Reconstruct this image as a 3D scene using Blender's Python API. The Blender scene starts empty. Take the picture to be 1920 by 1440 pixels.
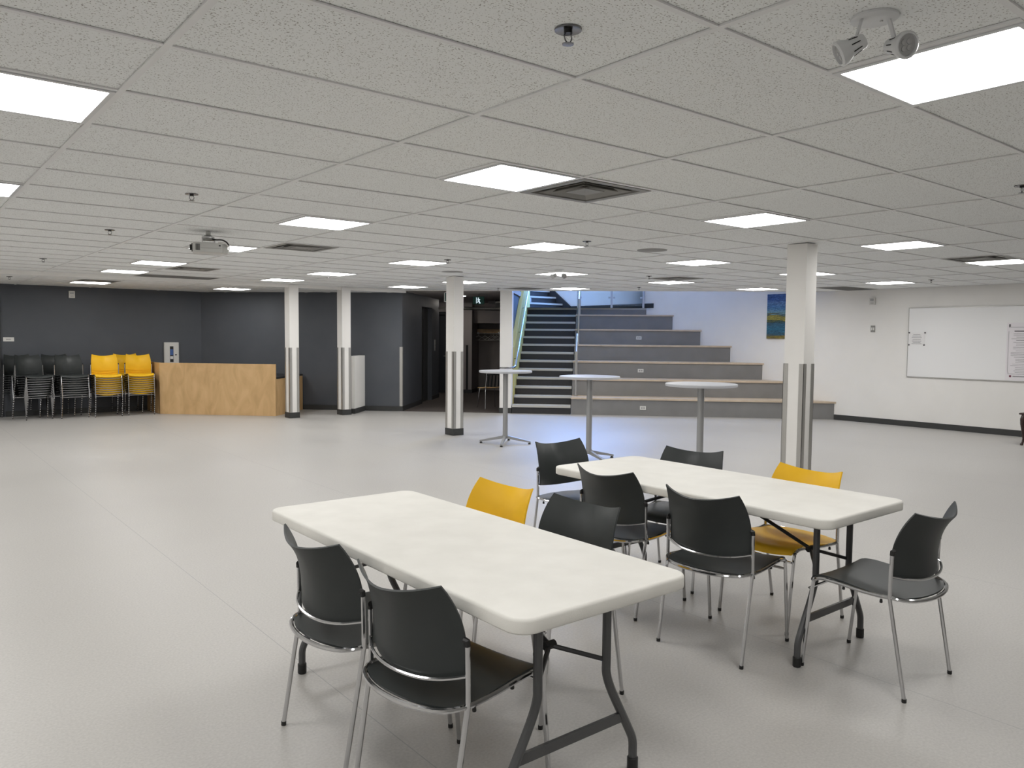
import bpy, bmesh, math, random
from mathutils import Vector, Matrix
random.seed(7)
S = bpy.context.scene
C = S.collection

# ------------------------------------------------------------------ camera, world, exposure
CH = 1.535                       # eye height
CZ = CH + 0.9156                 # underside of the ceiling grid
YAW, PITCH, ROLL, FPX = 0.678756868, -0.0600595826, 0.00888087199, 1471.85
def make_camera():
    cy, sy, cp, sp = math.cos(YAW), math.sin(YAW), math.cos(PITCH), math.sin(PITCH)
    f = Vector((sy*cp, cy*cp, sp)); r = Vector((cy, -sy, 0)); u = r.cross(f)
    cr, sr = math.cos(ROLL), math.sin(ROLL)
    r2 = cr*r + sr*u; u2 = -sr*r + cr*u
    M = Matrix(((r2.x, u2.x, -f.x, 0), (r2.y, u2.y, -f.y, 0), (r2.z, u2.z, -f.z, CH), (0, 0, 0, 1)))
    cd = bpy.data.cameras.new('camera'); cd.sensor_width = 36; cd.lens = FPX/1920*36
    cd.clip_start = 0.05; cd.clip_end = 100
    co = bpy.data.objects.new('camera', cd); C.objects.link(co); co.matrix_world = M
    S.camera = co
make_camera()
w = bpy.data.worlds.new('world'); S.world = w; w.use_nodes = True
w.node_tree.nodes['Background'].inputs[0].default_value = (0.55, 0.7, 1, 1)
w.node_tree.nodes['Background'].inputs[1].default_value = 0.3
PANEL_LIGHT = 17.5
DAYLIGHT = 22.0
S.view_settings.view_transform = 'Standard'
S.view_settings.look = 'None'
S.view_settings.gamma = 1
S.view_settings.use_curve_mapping = False
S.view_settings.exposure = 0.0
cyc = S.cycles
cyc.use_denoising = True
cyc.max_bounces = 6; cyc.diffuse_bounces = 4; cyc.glossy_bounces = 2; cyc.transmission_bounces = 4
cyc.use_adaptive_sampling = True; cyc.adaptive_threshold = 0.1; cyc.adaptive_min_samples = 16
cyc.sample_clamp_indirect = 6
cyc.caustics_reflective = False; cyc.caustics_refractive = False

# ------------------------------------------------------------------ materials
def mat(name, col, rough=0.5, metal=0.0, spec=0.5, emit=None, estr=0.0, build=None):
    m = bpy.data.materials.new(name); m.use_nodes = True
    b = m.node_tree.nodes['Principled BSDF']
    b.inputs['Base Color'].default_value = (*col, 1)
    b.inputs['Roughness'].default_value = rough
    b.inputs['Metallic'].default_value = metal
    b.inputs['Specular IOR Level'].default_value = spec
    if emit:
        b.inputs['Emission Color'].default_value = (*emit, 1)
        b.inputs['Emission Strength'].default_value = estr
    if build: build(m.node_tree, b)
    return m
def N(nt, t, **kw):
    n = nt.nodes.new(t)
    for k, v in kw.items():
        if k in n.inputs: n.inputs[k].default_value = v
        else: setattr(n, k, v)
    return n
def ramp(nt, fac, stops):
    r = N(nt, 'ShaderNodeValToRGB'); e = r.color_ramp.elements
    while len(e) > 1: e.remove(e[-1])
    e[0].position, e[0].color = stops[0][0], (*stops[0][1], 1)
    for p, c in stops[1:]:
        x = e.new(p); x.color = (*c, 1)
    nt.links.new(fac, r.inputs[0]); return r
def pos(nt): return N(nt, 'ShaderNodeNewGeometry').outputs['Position']
def mottled(c1, c2, scale, detail=3, bump=0.0, bscale=None):
    def f(nt, b):
        p = pos(nt)
        n = N(nt, 'ShaderNodeTexNoise', Scale=scale, Detail=detail); nt.links.new(p, n.inputs['Vector'])
        r = ramp(nt, n.outputs['Fac'], [(0.35, c1), (0.65, c2)])
        nt.links.new(r.outputs[0], b.inputs['Base Color'])
        if bump:
            n2 = N(nt, 'ShaderNodeTexNoise', Scale=bscale or scale*4, Detail=4); nt.links.new(p, n2.inputs['Vector'])
            bp = N(nt, 'ShaderNodeBump', Strength=bump, Distance=0.002)
            nt.links.new(n2.outputs['Fac'], bp.inputs['Height']); nt.links.new(bp.outputs[0], b.inputs['Normal'])
    return f
def floor_nodes(nt, b):
    p = pos(nt)
    big = N(nt, 'ShaderNodeTexNoise', Scale=0.8, Detail=3); nt.links.new(p, big.inputs['Vector'])
    fine = N(nt, 'ShaderNodeTexNoise', Scale=90, Detail=4); nt.links.new(p, fine.inputs['Vector'])
    r1 = ramp(nt, big.outputs['Fac'], [(0.3, (0.455, 0.440, 0.42)), (0.7, (0.48, 0.465, 0.445))])
    r2 = ramp(nt, fine.outputs['Fac'], [(0.3, (0.90, 0.90, 0.90)), (0.7, (1.07, 1.07, 1.07))])
    mx = N(nt, 'ShaderNodeMix', data_type='RGBA', blend_type='MULTIPLY'); mx.inputs[0].default_value = 1
    nt.links.new(r1.outputs[0], mx.inputs[6]); nt.links.new(r2.outputs[0], mx.inputs[7])
    # welded seams between the two-metre vinyl rolls
    sx = N(nt, 'ShaderNodeSeparateXYZ'); nt.links.new(p, sx.inputs[0])
    a = N(nt, 'ShaderNodeMath', operation='ADD'); a.inputs[1].default_value = 0.48; nt.links.new(sx.outputs[0], a.inputs[0])
    md = N(nt, 'ShaderNodeMath', operation='PINGPONG'); md.inputs[1].default_value = 0.99; nt.links.new(a.outputs[0], md.inputs[0])
    lt = N(nt, 'ShaderNodeMath', operation='LESS_THAN'); lt.inputs[1].default_value = 0.0022; nt.links.new(md.outputs[0], lt.inputs[0])
    m2 = N(nt, 'ShaderNodeMix', data_type='RGBA', blend_type='MIX'); nt.links.new(lt.outputs[0], m2.inputs[0])
    nt.links.new(mx.outputs[2], m2.inputs[6]); m2.inputs[7].default_value = (0.33, 0.325, 0.32, 1)
    nt.links.new(m2.outputs[2], b.inputs['Base Color'])
    rr = N(nt, 'ShaderNodeMapRange'); rr.inputs[3].default_value = 0.36; rr.inputs[4].default_value = 0.47
    nt.links.new(big.outputs['Fac'], rr.inputs[0]); nt.links.new(rr.outputs[0], b.inputs['Roughness'])
    bp = N(nt, 'ShaderNodeBump', Strength=0.10, Distance=0.001); nt.links.new(fine.outputs['Fac'], bp.inputs['Height'])
    nt.links.new(bp.outputs[0], b.inputs['Normal'])
def tile_nodes(nt, b):
    p = pos(nt)
    v = N(nt, 'ShaderNodeTexNoise', Scale=150, Detail=1, Roughness=0.5); nt.links.new(p, v.inputs['Vector'])
    r = ramp(nt, v.outputs['Fac'], [(0.0, (0.30, 0.285, 0.27)), (0.33, (0.42, 0.405, 0.385)), (0.375, (0.86, 0.875, 0.87)), (1.0, (0.88, 0.895, 0.89))])
    nt.links.new(r.outputs[0], b.inputs['Base Color'])
def wood_nodes(c1, c2, c3):
    def f(nt, b):
        p = pos(nt)
        mp = N(nt, 'ShaderNodeMapping'); mp.inputs['Scale'].default_value = (1.6, 1.6, 0.7); nt.links.new(p, mp.inputs[0])
        n = N(nt, 'ShaderNodeTexNoise', Scale=3.0, Detail=6, Distortion=1.2); nt.links.new(mp.outputs[0], n.inputs['Vector'])
        r = ramp(nt, n.outputs['Fac'], [(0.32, c1), (0.5, c2), (0.68, c3)])
        nt.links.new(r.outputs[0], b.inputs['Base Color'])
    return f
def brushed(nt, b):
    p = pos(nt)
    mp = N(nt, 'ShaderNodeMapping'); mp.inputs['Scale'].default_value = (1, 1, 0.03); nt.links.new(p, mp.inputs[0])
    n = N(nt, 'ShaderNodeTexNoise', Scale=400, Detail=2); nt.links.new(mp.outputs[0], n.inputs['Vector'])
    r = N(nt, 'ShaderNodeMapRange'); r.inputs[3].default_value = 0.28; r.inputs[4].default_value = 0.5
    nt.links.new(n.outputs['Fac'], r.inputs[0]); nt.links.new(r.outputs[0], b.inputs['Roughness'])
def painting_nodes(nt, b):
    tc = N(nt, 'ShaderNodeTexCoord'); sp = N(nt, 'ShaderNodeSeparateXYZ'); nt.links.new(tc.outputs['Generated'], sp.inputs[0])
    mp = N(nt, 'ShaderNodeMapping'); mp.inputs['Scale'].default_value = (1, 5.0, 13.0); nt.links.new(tc.outputs['Generated'], mp.inputs[0])
    n = N(nt, 'ShaderNodeTexNoise', Scale=2.2, Detail=5, Distortion=0.8); nt.links.new(mp.outputs[0], n.inputs['Vector'])
    ad = N(nt, 'ShaderNodeMath', operation='MULTIPLY_ADD'); ad.inputs[1].default_value = 0.26
    nt.links.new(n.outputs['Fac'], ad.inputs[0]); nt.links.new(sp.outputs[2], ad.inputs[2])
    r = ramp(nt, ad.outputs[0], [(0.08, (0.10, 0.05, 0.02)), (0.16, (0.22, 0.17, 0.02)), (0.22, (0.03, 0.08, 0.12)), (0.32, (0.02, 0.13, 0.22)),
        (0.46, (0.03, 0.10, 0.17)), (0.52, (0.03, 0.06, 0.04)), (0.56, (0.30, 0.26, 0.04)), (0.63, (0.22, 0.20, 0.05)), (0.66, (0.04, 0.08, 0.10)),
        (0.72, (0.16, 0.30, 0.36)), (0.82, (0.05, 0.16, 0.36)), (0.92, (0.10, 0.20, 0.40)), (1.05, (0.04, 0.10, 0.30))])
    n2 = N(nt, 'ShaderNodeTexNoise', Scale=9.0, Detail=6, Distortion=1.5); nt.links.new(mp.outputs[0], n2.inputs['Vector'])
    r2 = ramp(nt, n2.outputs['Fac'], [(0.35, (0.35, 0.38, 0.42)), (0.5, (0.9, 0.9, 0.9)), (0.68, (1.9, 1.8, 1.6))])
    mx = N(nt, 'ShaderNodeMix', data_type='RGBA', blend_type='MULTIPLY'); mx.inputs[0].default_value = 1
    nt.links.new(r.outputs[0], mx.inputs[6]); nt.links.new(r2.outputs[0], mx.inputs[7])
    nt.links.new(mx.outputs[2], b.inputs['Base Color'])

M = {}
M['floor'] = mat('vinyl_floor', (0.41, 0.40, 0.385), 0.36, spec=0.5, build=floor_nodes)
M['tile'] = mat('ceiling_tile', (0.6, 0.58, 0.56), 0.95, spec=0.1, build=tile_nodes)
M['rail'] = mat('grid_rail', (0.80, 0.80, 0.80), 0.45, spec=0.3)
M['plenum'] = mat('plenum_slab', (0.03, 0.03, 0.03), 0.9)
M['white'] = mat('white_wall', (0.72, 0.705, 0.67), 0.7, spec=0.25, build=mottled((0.825, 0.81, 0.785), (0.85, 0.835, 0.81), 2.0, bump=0.08, bscale=120))
M['dark'] = mat('slate_wall', (0.062, 0.066, 0.074), 0.55, spec=0.35, build=mottled((0.080, 0.087, 0.101), (0.090, 0.097, 0.111), 1.5, bump=0.06, bscale=120))
M['taupe'] = mat('corridor_wall', (0.36, 0.325, 0.31), 0.7)
M['base'] = mat('rubber_base', (0.035, 0.036, 0.036), 0.5)
M['guard'] = mat('steel_guard', (0.46, 0.45, 0.43), 0.42, metal=0.7, build=brushed)
M['chrome'] = mat('chrome_tube', (0.58, 0.58, 0.59), 0.11, metal=1.0)
M['steel'] = mat('satin_steel', (0.55, 0.55, 0.55), 0.32, metal=1.0)
M['grey_shell'] = mat('charcoal_plastic', (0.029, 0.033, 0.033), 0.45, spec=0.4, build=mottled((0.026, 0.0305, 0.0305), (0.030, 0.0345, 0.0345), 6, bump=0.12, bscale=500))
M['yellow_shell'] = mat('yellow_plastic', (0.84, 0.48, 0.015), 0.45, spec=0.3, build=mottled((0.83, 0.475, 0.012), (0.87, 0.51, 0.018), 6, bump=0.12, bscale=500))
M['black'] = mat('black_rubber', (0.012, 0.012, 0.012), 0.5)
M['black_metal'] = mat('black_enamel', (0.02, 0.02, 0.021), 0.4)
M['leg_grey'] = mat('grey_enamel', (0.075, 0.076, 0.078), 0.38, spec=0.5)
M['tabletop'] = mat('blow_moulded_white', (0.74, 0.725, 0.68), 0.5, spec=0.4, build=mottled((0.715, 0.70, 0.655), (0.76, 0.745, 0.70), 7, 5, bump=0.25, bscale=350))
M['laminate'] = mat('grey_laminate', (0.50, 0.51, 0.54), 0.4)
M['silver'] = mat('silver_paint', (0.36, 0.365, 0.37), 0.38, metal=0.55)
M['maple'] = mat('birch_ply', (0.48, 0.30, 0.14), 0.45, build=wood_nodes((0.58, 0.37, 0.17), (0.66, 0.43, 0.205), (0.72, 0.48, 0.24)))
M['nosing'] = mat('pale_wood', (0.60, 0.49, 0.37), 0.45, build=wood_nodes((0.55, 0.45, 0.34), (0.60, 0.49, 0.37), (0.64, 0.53, 0.41)))
M['riser'] = mat('grey_riser', (0.165, 0.16, 0.155), 0.6, build=mottled((0.215, 0.212, 0.21), (0.235, 0.232, 0.23), 3))
M['stair_riser'] = mat('dark_stair_riser', (0.028, 0.028, 0.030), 0.6)
M['stair_nose'] = mat('grey_stair_nosing', (0.50, 0.49, 0.45), 0.5)
M['yellow_wall'] = mat('pale_lime_wall', (0.58, 0.54, 0.20), 0.5)
M['navy_wall'] = mat('navy_wall', (0.035, 0.05, 0.085), 0.6)
M['atrium'] = mat('atrium_wall', (0.62, 0.64, 0.66), 0.7)
M['carpet'] = mat('dark_carpet', (0.060, 0.052, 0.048), 0.95, spec=0.1, build=mottled((0.085, 0.073, 0.068), (0.11, 0.095, 0.088), 40))
M['board'] = mat('whiteboard_enamel', (0.86, 0.86, 0.865), 0.22, spec=0.5)
M['alu'] = mat('aluminium_trim', (0.45, 0.44, 0.42), 0.4, metal=0.8)
M['paper'] = mat('paper', (0.80, 0.79, 0.79), 0.7)
M['poster'] = mat('poster_paper', (0.80, 0.77, 0.80), 0.6)
M['ink'] = mat('dark_ink', (0.12, 0.11, 0.12), 0.7)
M['ink_soft'] = mat('grey_ink', (0.34, 0.33, 0.34), 0.7)
M['maroon'] = mat('maroon_ink', (0.16, 0.04, 0.07), 0.6)
M['plastic_white'] = mat('white_plastic', (0.70, 0.69, 0.66), 0.4)
M['enamel_white'] = mat('white_enamel', (0.66, 0.67, 0.68), 0.32)
M['proj'] = mat('projector_plastic', (0.55, 0.55, 0.53), 0.4)
M['vent'] = mat('vent_enamel', (0.27, 0.265, 0.25), 0.5)
M['vent_dark'] = mat('vent_throat', (0.012, 0.012, 0.012), 0.8)
M['grille'] = mat('return_grille', (0.30, 0.295, 0.285), 0.7)
M['mahogany'] = mat('dark_mahogany', (0.030, 0.010, 0.008), 0.25, spec=0.6)
M['glass'] = mat('clear_glass', (0.9, 0.95, 1.0), 0.03)
M['glass'].node_tree.nodes['Principled BSDF'].inputs['Transmission Weight'].default_value = 1.0
M['lens_glass'] = mat('spot_lens', (0.45, 0.45, 0.45), 0.15, spec=0.6)
M['diffuser'] = mat('lit_diffuser', (0.9, 0.9, 0.9), 0.6, emit=(1.0, 0.988, 0.965), estr=PANEL_LIGHT)
M['downlight'] = mat('lit_downlight', (0.9, 0.9, 0.9), 0.6, emit=(1.0, 0.93, 0.85), estr=260)
M['spr'] = mat('sprinkler_metal', (0.22, 0.22, 0.23), 0.25, metal=0.9)
M['sky_pane'] = mat('daylit_pane', (0.3, 0.4, 0.6), 0.2, emit=(0.15, 0.38, 1.0), estr=DAYLIGHT)
M['exit_green'] = mat('exit_green', (0.0, 0.035, 0.028), 0.5, emit=(0.0, 0.25, 0.16), estr=0.02)
M['exit_white'] = mat('exit_white', (0.7, 0.8, 0.8), 0.5, emit=(0.75, 0.9, 1.0), estr=0.9)
for k_ in ('exit_green', 'exit_white'): M[k_].cycles.emission_sampling = 'NONE'
M['painting'] = mat('painted_canvas', (0.1, 0.2, 0.4), 0.6, build=painting_nodes)
M['blue_label'] = mat('blue_label', (0.05, 0.12, 0.35), 0.5)
M['elevator'] = mat('dark_steel', (0.10, 0.10, 0.10), 0.35, metal=0.7)
M['door_dark'] = mat('dark_door', (0.03, 0.032, 0.036), 0.5)

# ------------------------------------------------------------------ mesh helpers
class MB:
    def __init__(s): s.v = []; s.f = []
    def add(s, v, f):
        o = len(s.v); s.v += [tuple(p) for p in v]; s.f += [tuple(i+o for i in q) for q in f]; return s
    def box(s, a, b):
        x0, y0, z0 = a; x1, y1, z1 = b
        return s.add([(x0,y0,z0),(x1,y0,z0),(x1,y1,z0),(x0,y1,z0),(x0,y0,z1),(x1,y0,z1),(x1,y1,z1),(x0,y1,z1)],
                     [(3,2,1,0),(4,5,6,7),(0,1,5,4),(1,2,6,5),(2,3,7,6),(3,0,4,7)])
    def prism(s, pts, z0, z1):
        n = len(pts)
        a = sum(pts[i][0]*pts[(i+1)%n][1]-pts[(i+1)%n][0]*pts[i][1] for i in range(n))
        if a < 0: pts = pts[::-1]
        return s.add([(x,y,z0) for x,y in pts]+[(x,y,z1) for x,y in pts],
                     [tuple(range(n-1,-1,-1)), tuple(range(n,2*n))]+[(i,(i+1)%n,n+(i+1)%n,n+i) for i in range(n)])
    def hexa(s, p):   # 8 points, bottom 4 then top 4
        return s.add(p, [(3,2,1,0),(4,5,6,7),(0,1,5,4),(1,2,6,5),(2,3,7,6),(3,0,4,7)])
    def tube(s, path, r, n=8, cap=True):
        path = [Vector(p) for p in path]; m = len(path)
        rs = r if isinstance(r, (list, tuple)) else [r]*m
        T = []
        for i in range(m):
            d = path[min(i+1,m-1)]-path[max(i-1,0)]; T.append(d.normalized())
        up = Vector((0,0,1)) if abs(T[0].z) < 0.9 else Vector((1,0,0))
        nrm = (up - T[0]*up.dot(T[0])).normalized()
        V = []
        for i in range(m):
            nrm = (nrm - T[i]*nrm.dot(T[i])).normalized(); bn = T[i].cross(nrm)
            for k in range(n):
                a = 2*math.pi*k/n; V.append(path[i]+(nrm*math.cos(a)+bn*math.sin(a))*rs[i])
        F = [(i*n+k, i*n+(k+1)%n, (i+1)*n+(k+1)%n, (i+1)*n+k) for i in range(m-1) for k in range(n)]
        if cap: F += [tuple(range(n-1,-1,-1)), tuple(range((m-1)*n, m*n))]
        return s.add(V, F)
    def lathe(s, prof, n=24, c=(0,0)):
        V = [(c[0]+r*math.cos(2*math.pi*k/n), c[1]+r*math.sin(2*math.pi*k/n), z) for r, z in prof for k in range(n)]
        m = len(prof)
        F = [(i*n+k, i*n+(k+1)%n, (i+1)*n+(k+1)%n, (i+1)*n+k) for i in range(m-1) for k in range(n)]
        if prof[0][0] > 1e-6: F.append(tuple(range(n-1,-1,-1)))
        if prof[-1][0] > 1e-6: F.append(tuple(range((m-1)*n, m*n)))
        return s.add(V, F)
    def sheet(s, fn, nu, nv, th):   # fn(u,v)->Vector, thickened along the normal
        P = [[Vector(fn(i/nu, j/nv)) for i in range(nu+1)] for j in range(nv+1)]
        def nm(i, j):
            a = P[j][min(i+1,nu)]-P[j][max(i-1,0)]; b = P[min(j+1,nv)][i]-P[max(j-1,0)][i]
            return a.cross(b).normalized()
        V = [P[j][i] for j in range(nv+1) for i in range(nu+1)]
        V += [P[j][i]-nm(i,j)*th for j in range(nv+1) for i in range(nu+1)]
        o = (nu+1)*(nv+1); I = lambda i, j: j*(nu+1)+i
        F = []
        for j in range(nv):
            for i in range(nu):
                F.append((I(i,j),I(i+1,j),I(i+1,j+1),I(i,j+1))); F.append((o+I(i,j+1),o+I(i+1,j+1),o+I(i+1,j),o+I(i,j)))
        for i in range(nu):
            F.append((I(i+1,0),I(i,0),o+I(i,0),o+I(i+1,0))); F.append((I(i,nv),I(i+1,nv),o+I(i+1,nv),o+I(i,nv)))
        for j in range(nv):
            F.append((I(0,j),I(0,j+1),o+I(0,j+1),o+I(0,j))); F.append((I(nu,j+1),I(nu,j),o+I(nu,j),o+I(nu,j+1)))
        return s.add(V, F)
    def ring_slab(s, outline, prof):   # outline(inset)->pts ; prof [(inset,z)...] bottom to top
        rings = [[(x,y,z) for x,y in outline(d)] for d, z in prof]; n = len(rings[0])
        V = [p for r in rings for p in r]; m = len(rings)
        F = [(i*n+k, i*n+(k+1)%n, (i+1)*n+(k+1)%n, (i+1)*n+k) for i in range(m-1) for k in range(n)]
        return s.add(V, F+[tuple(range(n-1,-1,-1)), tuple(range((m-1)*n, m*n))])
    def mesh(s, name, m, smooth=False, angle=35):
        me = bpy.data.meshes.new(name); me.from_pydata(s.v, [], s.f); me.update()
        if smooth:
            me.polygons.foreach_set('use_smooth', [True]*len(me.polygons)); me.set_sharp_from_angle(angle=math.radians(angle))
        me.materials.append(M[m] if isinstance(m, str) else m); return me
    def obj(s, name, m, parent=None, smooth=False, angle=35): return link(name, s.mesh(name, m, smooth, angle), parent)
def link(name, me, parent=None):
    o = bpy.data.objects.new(name, me); C.objects.link(o)
    if parent: o.parent = parent
    return o
def tag(o, label=None, cat=None, group=None, kind=None):
    for k, v in (('label', label), ('category', cat), ('group', group), ('kind', kind)):
        if v: o[k] = v
    return o
def thing(name, label, cat, loc=(0,0,0), rz=0, group=None):
    o = bpy.data.objects.new(name, None); C.objects.link(o); o.location = loc; o.rotation_euler = (0,0,rz); o.empty_display_size = 0.1
    return tag(o, label, cat, group)
def struct(o, label=None): return tag(o, label, kind='structure')
def copy_tree(o, parent=None, swap=None):
    c = o.copy(); C.objects.link(c); c.parent = parent
    if swap and c.data and c.data.name in swap: c.data = swap[c.data.name]
    for ch in o.children: copy_tree(ch, c, swap)
    return c
def smooth_path(pts, k=4):      # Catmull-Rom
    pts = [Vector(p) for p in pts]; out = []
    for i in range(len(pts)-1):
        p0, p1, p2, p3 = pts[max(i-1,0)], pts[i], pts[i+1], pts[min(i+2,len(pts)-1)]
        for j in range(k):
            t = j/k
            out.append(0.5*((2*p1)+(p2-p0)*t+(2*p0-5*p1+4*p2-p3)*t*t+(3*p1-p0-3*p2+p3)*t**3))
    out.append(pts[-1]); return out
R2 = math.sqrt(2)
def D(s, t, z=None):            # diagonal frame of the stage: s along its front, t into it
    p = ((s+t)/R2, (t-s)/R2); return p if z is None else (*p, z)
def dbox(mb, s0, s1, t0, t1, z0, z1):
    return mb.prism([D(s0,t0), D(s1,t0), D(s1,t1), D(s0,t1)], z0, z1)
def clip(poly, a, b, c):        # keep a*x+b*y <= c
    out = []
    for i in range(len(poly)):
        p, q = poly[i], poly[(i+1)%len(poly)]; dp = a*p[0]+b*p[1]-c; dq = a*q[0]+b*q[1]-c
        if dp <= 0: out.append(p)
        if dp*dq < 0:
            t = dp/(dp-dq); out.append((p[0]+(q[0]-p[0])*t, p[1]+(q[1]-p[1])*t))
    return out

# ------------------------------------------------------------------ the room
XW = 14.28                      # right-hand white wall
YD = 16.85                      # far slate wall
DG = 22.1                       # x + y of the diagonal line of wall, opening and stage
T0 = DG/R2
XL, YB = -4.0, -4.2             # sides behind the viewer
SOF = 13.78                     # step down in the ceiling
CZ2 = CZ - 0.048
fl = MB().prism([(XL,YB),(XW,YB),(XW,DG-XW),(DG-YD,YD),(XL,YD)], -0.1, 0).obj('floor', 'floor'); struct(fl, 'pale grey sheet vinyl floor with faint welded seams')
WY0, WY1, WZ0, WZ1 = 12.9, 16.3, 3.2, 5.4      # daylight window high above the landing
st_ = MB(); st_.box((XW,YB,-0.1),(XW+0.2,WY0,7.0)); st_.box((XW,WY0,-0.1),(XW+0.2,WY1,WZ0)); st_.box((XW,WY0,WZ1),(XW+0.2,WY1,7.0)); st_.box((XW,WY1,-0.1),(XW+0.2,19,7.0))
struct(st_.obj('wall_right', 'white'), 'white wall behind the whiteboard and beside the tiers')
struct(MB().box((XL-0.2,YB-0.2,-0.1),(XW+0.2,YB,2.7)).obj('wall_near', 'white'))
struct(MB().box((XL-0.2,YB,-0.1),(XL,YD+0.2,2.7)).obj('wall_left', 'white'))
wf = MB().prism([(XL,YD),(5.25,YD),(5.25+0.2,YD+0.2),(XL,YD+0.2)], -0.1, 2.7).obj('wall_far', 'dark'); struct(wf, 'long slate grey far wall behind the chair stacks')
S_PW = -3.92                    # corner where the slate wall turns into the corridor
s_a = (5.25-YD)/R2
wd = MB()
wd.prism([D(s_a,T0), D(S_PW,T0), D(S_PW,T0+0.2), D(s_a,T0+0.2)], -0.1, 2.7)
o = wd.obj('wall_diagonal', 'dark'); struct(o, 'slate grey wall set at an angle behind the desk')
wc = MB(); dbox(wc, S_PW-0.2, S_PW, T0+0.2, 17.42, -0.1, 2.7); dbox(wc, S_PW-0.2, S_PW, 18.5, 19.34, -0.1, 2.7); dbox(wc, S_PW-0.2, S_PW, 17.42, 18.5, 2.2, 2.7)
struct(wc.obj('wall_corridor', 'dark'), 'slate grey corridor wall around the elevator')
# corridor beyond the opening
cf = MB(); dbox(cf, S_PW-2.0, -1.72, T0+0.02, 22.4, -0.1, 0.004); struct(cf.obj('floor', 'carpet'), 'dark carpet of the corridor')
cc = MB(); dbox(cc, S_PW-2.0, -1.72, T0+0.02, 22.4, CZ-0.005, CZ+0.1); struct(cc.obj('ceiling', 'taupe'), 'unlit corridor ceiling')
cb = MB(); dbox(cb, S_PW-2.0, -4.62, 20.9, 21.1, 0, CZ); dbox(cb, -4.62, -3.72, 20.9, 21.1, 2.15, CZ)
struct(cb.obj('wall_corridor_end', 'taupe'))
cn = MB(); dbox(cn, -3.34, -2.03, 22.2, 22.22, 0, CZ); dbox(cn, -3.34, -2.03, 21.3, 22.2, 1.9, CZ); dbox(cn, -2.03, -1.87, 21.3, 21.7, 0, CZ)
struct(cn.obj('wall_niche', 'taupe'), 'grey wall of the coat niche')
cl_ = MB(); dbox(cl_, S_PW-2.0, S_PW-1.9, 19.3, 21.1, 0, CZ); struct(cl_.obj('wall_corridor_side', 'taupe'))
cp = MB(); dbox(cp, -3.72, -3.34, 20.95, 22.2, 0, CZ); o = cp.obj('wall_niche_end', 'taupe'); struct(o, 'pale end wall beside the coat niche')
g = MB(); dbox(g, -3.50, -3.44, 20.935, 20.95, 0.1, 1.3); g.obj('corner_guard', 'black', o)  # black colour stands in for the shadowed side of the guard
g = MB(); dbox(g, -3.72, -3.33, 20.938, 22.0, 0.0, 0.1); g.obj('base_strip', 'base', o)
# elevator and corridor door
ed = MB(); dbox(ed, S_PW-0.16, S_PW-0.10, 17.42, 18.5, 0, 2.2)
od = ed.obj('door_1', 'elevator'); struct(od, 'dark steel elevator door in the corridor wall')
sp_ = MB(); dbox(sp_, S_PW-0.10, S_PW-0.09, 17.95, 17.97, 0, 2.2); sp_.obj('door_seam', 'black', od)
dd = MB(); dbox(dd, -4.62, -3.72, 20.97, 21.02, 0, 2.15); o = dd.obj('door_2', 'door_dark'); struct(o, 'dark corridor door with a narrow window')
q = MB(); dbox(q, -4.05, -3.97, 20.955, 20.975, 1.0, 1.85); q.obj('door_pane', 'black', o)
q = MB(); q.tube([D(-4.10,20.97,1.0), D(-4.10,20.90,1.0), D(-4.0,20.90,1.0)], 0.012); q.obj('lever_handle', 'steel', o, True)
q = MB(); dbox(q, -4.66, -4.62, 20.88, 20.97, 0, 2.19); dbox(q, -3.76, -3.72, 20.88, 20.97, 0, 2.19); dbox(q, -4.62, -3.76, 20.88, 20.97, 2.11, 2.19); q.obj('door_frame', 'door_dark', o)
# door at the left end of the far wall
o = MB().box((0.78,YD-0.03,0),(1.72,YD-0.001,2.15)).obj('door_3', 'door_dark'); struct(o, 'slate grey door at the left end of the far wall')
MB().tube([(1.62,YD-0.03,1.0),(1.62,YD-0.08,1.0),(1.52,YD-0.08,1.0)], 0.011).obj('lever_handle', 'steel', o, True)

# baseboards
struct(MB().box((1.76,YD-0.012,0),(5.24,YD,0.10)).obj('baseboard_far', 'base'))
b = MB(); dbox(b, s_a+0.02, S_PW+0.012, T0-0.012, T0, 0, 0.10); dbox(b, S_PW, S_PW+0.012, T0, 17.42, 0, 0.10); dbox(b, S_PW, S_PW+0.012, 18.5, 19.34, 0, 0.10)
struct(b.obj('baseboard_diagonal', 'base'))
struct(MB().box((XW-0.012,YB,0),(XW,DG-XW,0.10)).obj('baseboard_right', 'base'))
g = MB(); dbox(g, S_PW-0.055, S_PW+0.004, T0-0.005, T0, 0.1, 1.31); dbox(g, S_PW, S_PW+0.005, T0, T0+0.055, 0.1, 1.31)
o = g.obj('trim_1', 'guard'); struct(o, 'steel guard on the corridor corner')

# columns
def column(x, y, label, wx=0.18, wy=0.21, rz=0, guards=True):
    t = thing('column', label, 'column', (x, y, 0), rz, 'white square columns')
    a, b_ = wx/2, wy/2
    MB().box((-a,-b_,0.0),(a,b_,CZ-0.002)).obj('shaft', 'white', t)
    MB().box((-a-0.008,-b_-0.008,0),(a+0.008,b_+0.008,0.105)).obj('base_strip', 'base', t)
    for sx in ((-1, 1) if guards else ()):
        for sy in (-1, 1):
            m = MB(); e = 0.004; wgd = 0.05
            x0, y0 = sx*(a+e), sy*(b_+e)
            m.box((min(x0,x0-sx*wgd), min(y0,y0-sy*e), 0.105), (max(x0,x0-sx*wgd), max(y0,y0-sy*e), 1.30))
            m.box((min(x0,x0-sx*e), min(y0,y0-sy*wgd), 0.105), (max(x0,x0-sx*e), max(y0,y0-sy*wgd), 1.30))
            m.obj('corner_guard', 'guard', t)
    return t
column(6.985, 4.205, 'white column with steel corner guards behind the yellow chair')
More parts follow.
